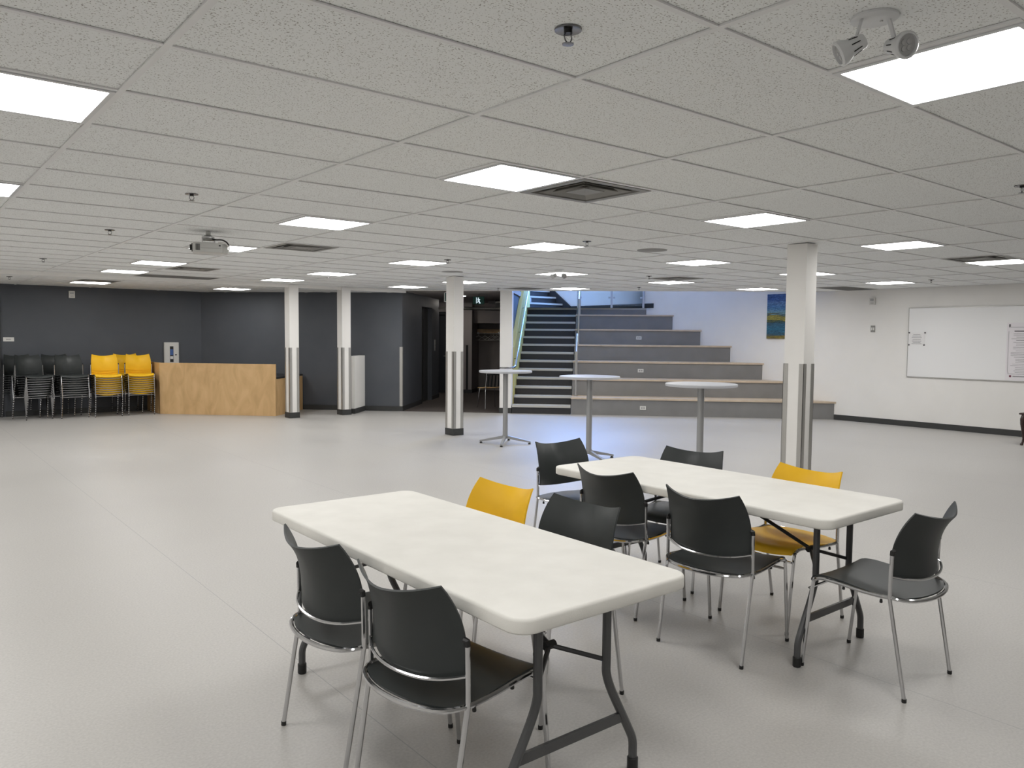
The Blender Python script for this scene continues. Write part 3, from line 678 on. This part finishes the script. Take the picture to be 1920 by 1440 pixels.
# ------------------------------------------------------------------ corridor things
def exit_sign(s, t, z, wd_, h, lb, wide_frame):
    o = thing('exit_sign', lb, 'exit sign', D(s,t,z), math.radians(-45), 'green running man exit signs')
    MB().box((0,-0.02,0),(wd_,0.02,h)).obj('housing', 'plastic_white' if wide_frame else 'exit_green', o)
    e = 0.012 if wide_frame else 0.004
    MB().box((e,-0.0225,e),(wd_-e,-0.0195,h-e)).obj('face', 'exit_green', o)
    cx = wd_*0.5
    def bar(p, q_, r): MB().tube([(cx+p[0]*h,-0.0245,p[1]*h),(cx+q_[0]*h,-0.0245,q_[1]*h)], r*h, 6).obj('pictogram_stroke', 'exit_white', o)
    MB().box((cx-0.30*h,-0.0235,0.12*h),(cx-0.24*h,-0.0222,0.88*h)).obj('pictogram_door', 'exit_white', o)
    MB().box((cx+0.10*h,-0.0235,0.12*h),(cx+0.28*h,-0.0222,0.22*h)).obj('pictogram_door', 'exit_white', o)
    hd = MB(); hd.lathe([(0,-0.001),(0.085*h,-0.001),(0.085*h,0.001),(0,0.001)], 12); ho_ = hd.obj('pictogram_head', 'exit_white', o); ho_.rotation_euler = (math.pi/2,0,0); ho_.location = (cx-0.02*h,-0.0245,0.78*h)
    bar((0.02,0.66),(0.06,0.46),0.075); bar((0.02,0.64),(-0.16,0.54),0.04); bar((0.06,0.62),(0.22,0.58),0.04)
    bar((0.06,0.44),(-0.06,0.32),0.05); bar((-0.06,0.32),(-0.18,0.22),0.045); bar((0.08,0.44),(0.16,0.30),0.05); bar((0.16,0.30),(0.10,0.14),0.045)
    MB().box((wd_/2-0.01,-0.008,h),(wd_/2+0.01,0.008,CZ-z-0.005)).obj('hanger', 'black_metal', o)
exit_sign(-2.65, 16.75, 2.225, 0.24, 0.165, 'dark green exit sign over the coat niche, right of the column', False)
exit_sign(-3.10, 15.85, 2.235, 0.27, 0.19, 'white framed exit sign mostly hidden behind the column', True)
for ds, dt, dl in ((-3.0, 17.6, 'small lit round downlight in the corridor'), (-3.62, 20.0, 'added fill lamp for the corridor, unseen behind the front column')):  # second one is an added lamp, kept unseen, to brighten the corridor
    t = thing('downlight', dl, 'ceiling light', D(ds,dt,CZ-0.005))
    MB().lathe([(0.0,-0.012),(0.04,-0.010),(0.045,-0.004)], 16).obj('lamp', 'downlight', t, True); MB().lathe([(0.045,-0.004),(0.06,-0.006),(0.062,0.0),(0.045,0.0)], 16).obj('rim', 'plastic_white', t, True)
m = MB(); dbox(m, S_PW-0.09, S_PW-0.075, 17.55, 17.75, 1.48, 1.66); o = m.obj('elevator_indicator', 'black'); tag(o, 'black square elevator indicator by the elevator door', 'indicator')
m = MB(); m.lathe([(0.02,0.0),(0.05,0.0),(0.05,0.004),(0.02,0.004)], 16); q = m.obj('ring', 'steel', o); q.matrix_world = Matrix.Translation(D(S_PW-0.074,17.65,1.57)) @ Matrix.Rotation(math.radians(-45),4,'Z') @ Matrix.Rotation(math.pi/2,4,'Y')
m = MB(); dbox(m, S_PW+0.001, S_PW+0.010, 18.78, 18.90, 1.18, 1.45); o = m.obj('call_button_plate', 'steel'); tag(o, 'steel call button plate right of the elevator', 'button plate')
for z in (1.27, 1.36): m = MB(); dbox(m, S_PW+0.010, S_PW+0.014, 18.82, 18.86, z-0.02, z+0.02); m.obj('button', 'plastic_white', o)
m = MB(); dbox(m, -3.33, -2.06, 21.85, 22.19, 1.62, 1.74); o = m.obj('coat_rack', 'maple'); tag(o, 'wooden coat rack board in the dark niche', 'coat rack')
m = MB(); m.tube([D(-3.33,21.75,1.62), D(-2.06,21.75,1.62)], 0.014, 8); m.obj('rod', 'steel', o, True)
for k in range(3): m = MB(); s = -3.30+k*0.58; dbox(m, s-0.01, s+0.01, 21.74, 21.86, 1.60, 1.66); m.obj('bracket', 'steel', o)
hm = MB(); hm.tube(smooth_path([(0.03,0,-0.035),(0.022,0,0.0),(0,0,0.018),(-0.022,0,-0.005),(0,0,-0.04),(0,0,-0.065)],4), 0.004, 6)
hm.tube(smooth_path([(0,0,-0.065),(0.10,0,-0.11),(0.21,0,-0.17),(0.20,0,-0.185),(0,0,-0.187),(-0.20,0,-0.185),(-0.21,0,-0.17),(-0.10,0,-0.11),(0,0,-0.065)],3), 0.007, 6)
hme = hm.mesh('coat_hanger', 'plastic_white', True)
for k, (s, a) in enumerate(((-3.28,0.9),(-3.10,0.75),(-2.93,0.8),(-2.86,0.6),(-2.77,0.7),(-2.70,0.85),(-2.60,0.7),(-2.54,0.9))):
    h = link('coat_hanger', hme); h.location = D(s,21.75,1.62); h.rotation_euler = (0,0,math.radians(45)-a); tag(h, f'pale coat hanger, {["first","second","third","fourth","fifth","sixth","seventh","eighth"][k]} from the left on the rack', 'hanger', 'coat hangers on the rack')

# ------------------------------------------------------------------ chairs
TR = 0.0088
def chair_meshes(shell):
    d = {}
    for sd, nm in ((-1,'l'),(1,'r')):
        m = MB(); m.tube(smooth_path([(sd*.222,-.238,0.012),(sd*.222,-.196,.395),(sd*.222,-.187,.423),(sd*.222,-.165,.436),(sd*.222,-.13,.440)],4), TR, 8); d['front_leg_'+nm] = m.mesh('leg', 'chrome', True)
        m = MB(); m.lathe([(TR+.0006,0.0),(TR+.0012,.002),(TR+.0012,.016)], 10, (sd*.222,-.2385)); d['front_foot_'+nm] = m.mesh('foot', 'black', True)
        m = MB(); m.tube(smooth_path([(sd*.231,.238,0.012),(sd*.2345,.170,.395),(sd*.2345,.164,.45),(sd*.2345,.167,.625)],4), TR, 8); d['rear_leg_'+nm] = m.mesh('leg', 'chrome', True)
        m = MB(); m.lathe([(TR+.0006,0.0),(TR+.0012,.002),(TR+.0012,.016)], 10, (sd*.231,.2385)); d['rear_foot_'+nm] = m.mesh('foot', 'black', True)
        m = MB(); m.tube([(sd*.2345,.167,.618),(sd*.234,.168,.634),(sd*.224,.172,.637)], TR+.0015, 8); d['cap_'+nm] = m.mesh('leg_cap', 'black', True)
    rail = [(.222,-.14,.4385),(.224,-.06,.436),(.227,.03,.430),(.231,.11,.430),(.2325,.165,.433),(.19,.223,.425),(.10,.255,.419),(0,.264,.417)]
    m = MB(); m.tube(smooth_path(rail+[(-x,y,z) for x,y,z in rail[-2::-1]],3), TR, 8); d['seat_frame'] = m.mesh('seat_frame', 'chrome', True)
    br = [(.2345,.166,.526),(.17,.208,.511),(.09,.233,.501),(0,.241,.498)]
    m = MB(); m.tube(smooth_path(br+[(-x,y,z) for x,y,z in br[-2::-1]],3), .0055, 6); d['back_rail'] = m.mesh('back_rail', 'chrome', True)
    m = MB(); m.tube([(-.219,-.2145,.378),(.219,-.2145,.378)], .0065, 6); d['crossbar'] = m.mesh('crossbar', 'chrome', True)
    m = MB()
    for sx in (-1, 1):
        for y, z in ((-.05,.420),(.12,.406)): m.lathe([(.006,z-.008),(.007,z-.004),(.005,z+.008)], 8, (sx*.218,y))
    d['bumpers'] = m.mesh('bumper', 'black', True)
    def back(a, v):
        u = 2*a-1; au = abs(u); w_ = .226-.0233*max(0,(v-.4)/.6)**1.8
        y = .158+.0866*v**2.6 + .070*(1-au**(2.2-.6*v))
        return (u*w_, y, .520+v*.288 - .035*v*v*(1-u*u) - .024*(1-v)*(1-u*u))
    m = MB(); m.sheet(back, 20, 12, -.007); d['backrest'] = m.mesh('backrest', shell, True, 50)
    prof = [(-.208,.405),(-.209,.416),(-.206,.431),(-.193,.445),(-.165,.453),(-.12,.455),(-.05,.450),(.02,.442),(.08,.436),(.14,.433),(.19,.434)]
    def seat(a, v):
        u = 2*a-1; f = v*(len(prof)-1); i = min(int(f), len(prof)-2); t = f-i
        y = prof[i][0]*(1-t)+prof[i+1][0]*t; z = prof[i][1]*(1-t)+prof[i+1][1]*t
        y += (.066*(1-abs(u)**2.3))*max(0,v-.35)/.65
        y -= .010*(1-u*u)*max(0,.3-v)/.3
        return (u*(.2155+.012*v), y, z-.014*(1-u*u)*math.sin(math.pi*min(1,v*1.05))-.004*max(0,v-.8)+.022*max(0,1-v/.2)*(u*u-.55))
    m = MB(); m.sheet(seat, 12, 18, .007); d['seat'] = m.mesh('seat', shell, True, 50)
    return d
CMESH = {'grey': chair_meshes('grey_shell'), 'yellow': chair_meshes('yellow_shell')}
def chair(kind, x, y, face, label, group, z=0.0):
    """face = heading the sitter looks, radians from +X"""
    d = CMESH[kind]; t = thing('stacking_chair', label, 'chair', (x,y,z), face+math.pi/2, group)
    link('seat', d['seat'], t); link('backrest', d['backrest'], t); link('seat_frame', d['seat_frame'], t)
    link('back_rail', d['back_rail'], t); link('crossbar', d['crossbar'], t); link('bumper', d['bumpers'], t)
    for a in ('front', 'rear'):
        for s in 'lr':
            l = link('leg', d[f'{a}_leg_{s}'], t); link('foot', d[f'{a}_foot_{s}'], l)
            if a == 'rear': link('leg_cap', d['cap_'+s], l)
    return t
G1 = 'chairs around the folding tables'
PX, NX, PY, NY = 0.0, math.pi, math.pi/2, -math.pi/2
rd = math.radians
chair('grey', 1.461, 2.106, rd(8.5), 'grey chair nearest the camera, left long side of the nearer table', G1)
chair('grey', 1.451, 2.684, rd(4.0), 'leftmost grey chair at the nearer table, behind the nearest chair', G1)
chair('yellow', 2.172, 3.026, rd(182.4), 'yellow chair behind the nearer white table', G1)
chair('grey', 2.202, 2.485, rd(182.8), 'grey chair behind the nearer table, right of the yellow one', G1)
chair('grey', 3.378, 3.078, rd(4.5), 'grey chair between the two tables, left of another grey one', G1)
chair('grey', 3.296, 2.356, rd(5.9), 'grey chair at near side of the farther table, beside its corner', G1)
chair('grey', 3.57, 1.715, rd(90.6), 'grey chair alone at the right end of the farther table', G1)
chair('yellow', 3.878, 2.407, rd(175.8), 'yellow chair behind the farther table, before the thick column', G1)
chair('grey', 3.947, 3.2, rd(194), 'grey chair behind the farther table, left of the yellow one', G1)
chair('grey', 3.717, 3.859, rd(-93.4), 'grey chair at the far left end of the farther table', G1)
def corridor_chair():
    p = D(-2.26,16.66)
    t = thing('side_chair', 'chrome legged chair with tan seat in the dark corridor', 'chair', (*p,0), rd(-45-150))
    def seat(a, v):
        u = 2*a-1; w_ = .20-.02*v
        return (u*w_, -.19+.38*v, .445+.012*u*u-.02*math.sin(math.pi*v)+.02*v - .02*max(0,.15-v)/.15)
    m = MB(); m.sheet(seat, 8, 10, .012); m.obj('seat', 'maple', t, True, 50)
    for sx in (-1, 1):
        m = MB(); m.tube([(sx*.21,-.21,0),(sx*.17,-.16,.43)], .009, 8); m.obj('leg', 'chrome', t, True)
        m = MB(); m.tube(smooth_path([(sx*.20,.24,0),(sx*.17,.17,.42),(sx*.17,.19,.56),(sx*.17,.23,.76)],3), .009, 8); m.obj('leg', 'chrome', t, True)
    for k in range(4):
        x = -.12+k*.08; m = MB(); m.hexa([(x-.016,.175,.47),(x+.016,.175,.47),(x+.016,.185,.47),(x-.016,.185,.47),(x-.016,.225,.72),(x+.016,.225,.72),(x+.016,.235,.72),(x-.016,.235,.72)]); m.obj('back_slat', 'black_metal', t)
    MB().tube([(-.17,.225,.73),(0,.25,.735),(.17,.225,.73)], .012, 8).obj('back_rail', 'black_metal', t, True)
    MB().tube([(-.17,.175,.465),(.17,.175,.465)], .008, 8).obj('lower_rail', 'black_metal', t, True)
corridor_chair()
# stacks along the far wall
TOPN = ['bottom one'] + [w_+' from the bottom' for w_ in ('second', 'third', 'fourth', 'fifth', 'sixth', 'seventh', 'eighth')] + ['topmost']
def stack(kind, cx, cy_, face, where, n=9):
    fx, fy = math.cos(face), math.sin(face)
    for k in range(n):
        nm = TOPN[k]
        chair(kind, cx+fx*(0.009*k-0.03), cy_+fy*(0.009*k-0.03), face, f'{kind} stacked chair, {nm} in the {where}', 'stacked chairs by the far wall', 0.0415*k)
stack('grey', 2.12, 16.22, rd(-72), 'leftmost front stack')
stack('grey', 2.71, 16.16, rd(-84), 'second front stack')
stack('yellow', 3.27, 16.06, rd(-92), 'third front stack')
stack('yellow', 3.86, 16.12, rd(-96), 'front stack beside the desk')
# ------------------------------------------------------------------ folding tables
def rounded(hx, hy, rad, seg=7):
    def f(d):
        out = []; r = max(rad-d, 0.002)
        for cx, cy_, a0 in ((hx-rad,hy-rad,0),(-hx+rad,hy-rad,90),(-hx+rad,-hy+rad,180),(hx-rad,-hy+rad,270)):
            for k in range(seg+1):
                a = rd(a0+90*k/seg); out.append((cx+r*math.cos(a), cy_+r*math.sin(a)))
        return out
    return f
TH = 0.737
def folding_table():
    t = thing('folding_table', '', 'table', (0,0,0), 0, 'white folding tables')
    hx, hy = 0.38, 0.915
    o = rounded(hx, hy, 0.068, 9)
    m = MB(); m.ring_slab(o, [(0.010,TH-0.047),(0.006,TH-0.047),(0.001,TH-0.044),(0.0,TH-0.040),(0.0,TH-0.010),(0.001,TH-0.006),(0.004,TH-0.002),(0.008,TH-0.0003),(0.010,TH),(0.016,TH)])
    m.obj('tabletop', 'tabletop', t, True, 60)
    for sx in (-1, 1): MB().box((sx*0.24-0.012,-0.60,TH-0.062),(sx*0.24+0.012,0.60,TH-0.0465)).obj('side_rail', 'leg_grey', t)
    for sy in (-1, 1):
        y = sy*0.735
        for sx in (-1, 1):
            m = MB(); m.tube(smooth_path([(sx*.155,y,TH-.047),(sx*.155,y,.60),(sx*.155,y,.44),(sx*.157,y,.385),(sx*.185,y,.315),(sx*.262,y,.175),(sx*.292,y,.115),(sx*.296,y,.07),(sx*.296,y,.02)],4), 0.0155, 10)
            l = m.obj('leg', 'leg_grey', t, True)
            MB().lathe([(.017,0.0),(.0195,.004),(.0195,.045),(.0175,.047)], 14, (sx*.296,y)).obj('foot_cap', 'black', l, True)
        MB().box((-.245,y-.006,.195),(.245,y+.006,.230)).obj('lower_crossbar', 'leg_grey', t)
        for sx in (-1, 1): MB().tube([(0,y-sy*.12,.487),(sx*.150,y-sy*.004,.437)], .0085, 8).obj('brace_arm', 'black_metal', t, True)
        MB().tube([(-.022,y-sy*.12,.487),(.022,y-sy*.12,.487)], .015, 10).obj('brace_pivot', 'black', t, True)
        MB().tube([(0,y-sy*.12,.487),(0,y-sy*.62,TH-.055)], .0095, 8).obj('folding_brace', 'black_metal', t, True)
        MB().box((-.05,y-sy*.62-.015,TH-.07),(.05,y-sy*.62+.015,TH-.0465)).obj('brace_plate', 'black_metal', t)
    return t
ft = folding_table(); ft.location = (1.75, 2.569, 0); ft['label'] = 'long white folding table nearest the camera with dark grey legs'
f2 = copy_tree(ft); f2.location = (3.61, 2.693, 0); f2['label'] = 'long white folding table farther back on the right'

# high tables
def high_table(x, y, rz, lb):
    t = thing('high_table', lb, 'table', (x,y,0), rz, 'round standing tables')
    MB().lathe([(0.365,1.022),(0.379,1.025),(0.381,1.045),(0.376,1.052)], 48).obj('tabletop', 'laminate', t, True)
    MB().lathe([(0.10,1.008),(0.10,1.0225)], 20).obj('top_plate', 'silver', t)
    MB().lathe([(0.036,0.10),(0.036,1.01)], 20).obj('post', 'silver', t, True)
    MB().lathe([(0.040,0.075),(0.043,0.08),(0.040,0.13)], 20).obj('hub', 'silver', t, True)
    for k in range(4):
        a = math.pi/2*k; c, s = math.cos(a), math.sin(a)
        def P(r_, w_, z): return (r_*c-w_*s, r_*s+w_*c, z)
        m = MB(); m.hexa([P(.02,-.02,.075),P(.37,-.013,.02),P(.37,.013,.02),P(.02,.02,.075),P(.02,-.02,.12),P(.37,-.013,.042),P(.37,.013,.042),P(.02,.02,.12)])
        l = m.obj('base_arm', 'silver', t)
        MB().lathe([(.020,0.0),(.020,.010),(.010,.021)], 12, (.352*c,.352*s)).obj('glide', 'black', l, True)
high_table(6.98, 8.80, rd(43), 'grey round high table in front of the stair column')
high_table(6.93, 7.04, rd(-12), 'grey round high table in the middle of the three')
high_table(6.86, 5.27, rd(20), 'grey round high table closest to the thick right column')

# ------------------------------------------------------------------ desk
t = thing('reception_desk', 'birch plywood desk standing against the slate wall', 'desk', (4.15,15.9,0)); oo = (4.15,15.9)
def dput(m, nm, mt): m.v = [(x-oo[0],y-oo[1],z) for x,y,z in m.v]; return m.obj(nm, mt, t)
sa, ta = (4.15-15.9)/R2, (4.15+15.9)/R2; sb = (5.815-14.303)/R2; tb = (5.815+14.303)/R2
ta = tb = (ta+tb)/2
m = MB(); dbox(m, sa, sb, ta, ta+0.04, 0, 0.98); dput(m, 'front_panel', 'maple')
p = D(sa, ta); m = MB(); m.prism([p, (p[0]+0.04, p[1]+0.02), (p[0]+0.04, YD-0.02), (p[0], YD-0.02)], 0, 0.98); dput(m, 'side_panel', 'maple')
m = MB(); dbox(m, sb-0.04, sb, ta+0.04, T0-0.05, 0, 0.70); dput(m, 'end_panel', 'maple')
m = MB(); dbox(m, sa+0.3, sb+0.005, ta+0.04, T0-0.05, 0.70, 0.735); dput(m, 'worktop', 'black_metal')

# ------------------------------------------------------------------ far wall fittings
t = thing('extinguisher_cabinet', 'white fire extinguisher cabinet on the slate wall', 'cabinet', (4.50,YD-0.002,0.86))
MB().box((0,-0.05,0),(0.28,0,0.50)).obj('body', 'plastic_white', t)
d_ = MB(); d_.box((0.02,-0.058,0.02),(0.26,-0.05,0.10)); d_.box((0.02,-0.058,0.42),(0.26,-0.05,0.48)); d_.box((0.02,-0.058,0.10),(0.105,-0.05,0.42)); d_.box((0.175,-0.058,0.10),(0.26,-0.05,0.42)); dr = d_.obj('door', 'plastic_white', t)
MB().box((0.105,-0.052,0.10),(0.175,-0.0505,0.42)).obj('recess', 'black', t)
MB().lathe([(0.0,0.12),(0.03,0.12),(0.03,0.34),(0.012,0.38),(0.012,0.40)], 14, (0.14,-0.085)).mesh
q = MB(); q.box((0.112,-0.0555,0.24),(0.168,-0.0525,0.36)); q.obj('extinguisher_label', 'blue_label', t)
q = MB(); q.box((0.112,-0.0555,0.16),(0.168,-0.0525,0.22)); q.obj('extinguisher_tag', 'paper', t)
MB().box((0.205,-0.064,0.235),(0.235,-0.058,0.26)).obj('latch', 'black', dr)
def strobe(loc, rz, lb):
    t = thing('fire_alarm_strobe', lb, 'alarm', loc, rz, 'fire alarm strobes')
    MB().box((-0.05,-0.035,-0.065),(0.05,0,0.065)).obj('housing', 'plastic_white', t)
    MB().box((-0.03,-0.045,0.005),(0.03,-0.035,0.045)).obj('strobe_lens', 'lens_glass', t)
    for k in range(3): MB().box((-0.03,-0.0365,-0.05+k*0.014),(0.03,-0.035,-0.045+k*0.014)).obj('sounder_slot', 'ink_soft', t)
strobe((2.87,YD-0.001,2.26), 0, 'small white alarm strobe high on the slate wall')
strobe((XW-0.001,7.14,2.245), rd(-90), 'small grey alarm strobe high on the white wall')
t = thing('door_sign', 'small white sign plate beside the door at far left', 'sign', (1.84,YD-0.001,1.408))
MB().box((-0.085,-0.006,-0.037),(0.085,0,0.037)).obj('plate', 'plastic_white', t)
for k, w_ in enumerate((0.03,)): MB().box((-0.04,-0.0068,-0.008),(0.035,-0.006,0.008)).obj('lettering', 'ink_soft', t)
t = thing('light_switch', 'beige switch plate on the white wall left of the whiteboard', 'switch', (XW-0.001,7.12,1.74), rd(-90))
MB().box((-0.04,-0.008,-0.06),(0.04,0,0.06)).obj('plate', 'vent', t)
for d in (-0.018, 0.018): MB().box((d-0.012,-0.013,-0.025),(d+0.012,-0.008,0.025)).obj('rocker', 'plastic_white', t)
# whiteboard: local x runs to the right along the wall
t = thing('whiteboard', 'large whiteboard with thin metal rim on the white wall', 'whiteboard', (XW-0.002,6.475,0.885), rd(-90))
WB, HB = 2.44, 1.225
MB().box((0.008,-0.018,0.008),(WB-0.008,0,HB-0.008)).obj('surface', 'board', t)
for a, b_ in (((0,-0.022,0),(WB,0,0.012)), ((0,-0.022,HB-0.012),(WB,0,HB)), ((0,-0.022,0.012),(0.01,0,HB-0.012)), ((WB-0.01,-0.022,0.012),(WB,0,HB-0.012))): MB().box(a, b_).obj('rim', 'alu', t)
t = thing('notice_sheet', 'small paper notice pinned at the whiteboard left edge', 'paper', (XW-0.0215,6.45,1.455), rd(-90))
MB().box((0,-0.002,0),(0.27,0,0.21)).obj('sheet', 'paper', t)
for k in range(7):
    wq = (0.12,0.15,0.17,0.14,0.16,0.13,0.17)[k]; z = 0.175-k*0.025 - (0.01 if k > 2 else 0)
    MB().box((0.13-wq/2,-0.0028,z),(0.13+wq/2,-0.002,z+0.009)).obj('text_line', 'ink_soft', t)
for x, z in ((0.0,0.215),(0.27,0.215),(0.0,0.0),(0.26,0.0)):
    mg = MB(); mg.lathe([(0.014,0),(0.014,0.007),(0.010,0.009)], 12); q = mg.obj('magnet', 'ink', t, True); q.rotation_euler = (math.pi/2,0,0); q.location = (x,-0.002,z)
t = thing('poster', 'tall printed poster with text at the whiteboard right part', 'poster', (XW-0.0215,4.90,0.905), rd(-90))
MB().box((0,-0.002,0),(0.66,0,0.93)).obj('sheet', 'poster', t)
ol = [(0.03+0.004,0.80),(0.03,0.74)]
fr = MB(); pth = [(0.13,-0.003,0.855),(0.06,-0.003,0.855),(0.035,-0.003,0.875)]; fr.tube(pth, 0.003, 5)
fr.tube(smooth_path([(0.03,-0.003,0.79),(0.03,-0.003,0.25),(0.03,-0.003,0.16),(0.045,-0.003,0.115),(0.09,-0.003,0.10),(0.6,-0.003,0.10)],4), 0.0025, 5); fr.tube([(0.13,-0.003,0.855),(0.62,-0.003,0.855)], 0.003, 5)
fr.obj('border', 'ink_soft', t)
MB().box((0.028,-0.003,0.855),(0.052,-0.002,0.905)).obj('emblem', 'ink', t)
mg = MB(); mg.lathe([(0.018,0),(0.018,0.001)], 14); q = mg.obj('emblem', 'maroon', t); q.rotation_euler = (math.pi/2,0,0); q.location = (0.075,-0.002,0.065)
random.seed(3)
MB().box((0.11,-0.003,0.785),(0.55,-0.002,0.800)).obj('heading', 'ink', t)
z = 0.745
for k in range(24):
    ind = random.choice((0.07,0.10,0.12,0.14)); MB().box((ind,-0.0028,z),(ind+random.uniform(0.3,0.44),-0.002,z+0.006)).obj('text_line', 'ink_soft' if k % 4 else 'ink', t)
    z -= 0.026 if k % 5 != 4 else 0.032
MB().box((0.11,-0.0028,0.055),(0.5,-0.002,0.072)).obj('text_line', 'ink_soft', t)
# painting
t = thing('painting', 'tall blue and gold lake landscape painting partly behind a column', 'painting', (XW-0.001,9.33,1.545), rd(-90))
MB().box((0,-0.03,0),(0.62,-0.0,0.905)).obj('canvas', 'painting', t)
# side table at the right edge
t = thing('side_table', 'dark wooden side table with curved legs at the right edge', 'table', (13.42,3.95,0), 0)
m = MB(); m.ring_slab(rounded(0.36,0.34,0.03,4), [(0.012,0.455),(0.0,0.46),(0.0,0.475),(0.01,0.482)]); m.obj('tabletop', 'mahogany', t, True)
for a, b_ in (((-0.31,-0.29,0.40),(0.31,-0.27,0.455)), ((-0.31,0.27,0.40),(0.31,0.29,0.455)), ((-0.31,-0.27,0.40),(-0.29,0.27,0.455)), ((0.29,-0.27,0.40),(0.31,0.27,0.455))): MB().box(a, b_).obj('apron', 'mahogany', t)
for sx in (-1, 1):
    for sy in (-1, 1):
        m = MB(); dx, dy = sx*0.7071, sy*0.7071
        pr = [(0.0,0.455,0.030),(0.018,0.39,0.034),(0.020,0.32,0.028),(0.006,0.20,0.019),(-0.004,0.10,0.014),(0.004,0.045,0.015),(0.018,0.018,0.021),(0.020,0.0,0.018)]
        m.tube([(sx*0.30+dx*o_, sy*0.28+dy*o_, z) for o_, z, r_ in pr], [r_ for o_, z, r_ in pr], 10); m.obj('leg', 'mahogany', t, True, 60)

# back row of stacks (mostly hidden behind the front row)
stack('grey', 1.98, 16.56, rd(-78), 'stack behind the leftmost one', 9)
stack('grey', 2.55, 16.55, rd(-85), 'stack behind the second one', 9)
stack('yellow', 3.74, 16.55, rd(-92), 'stack behind the one by the desk', 9)
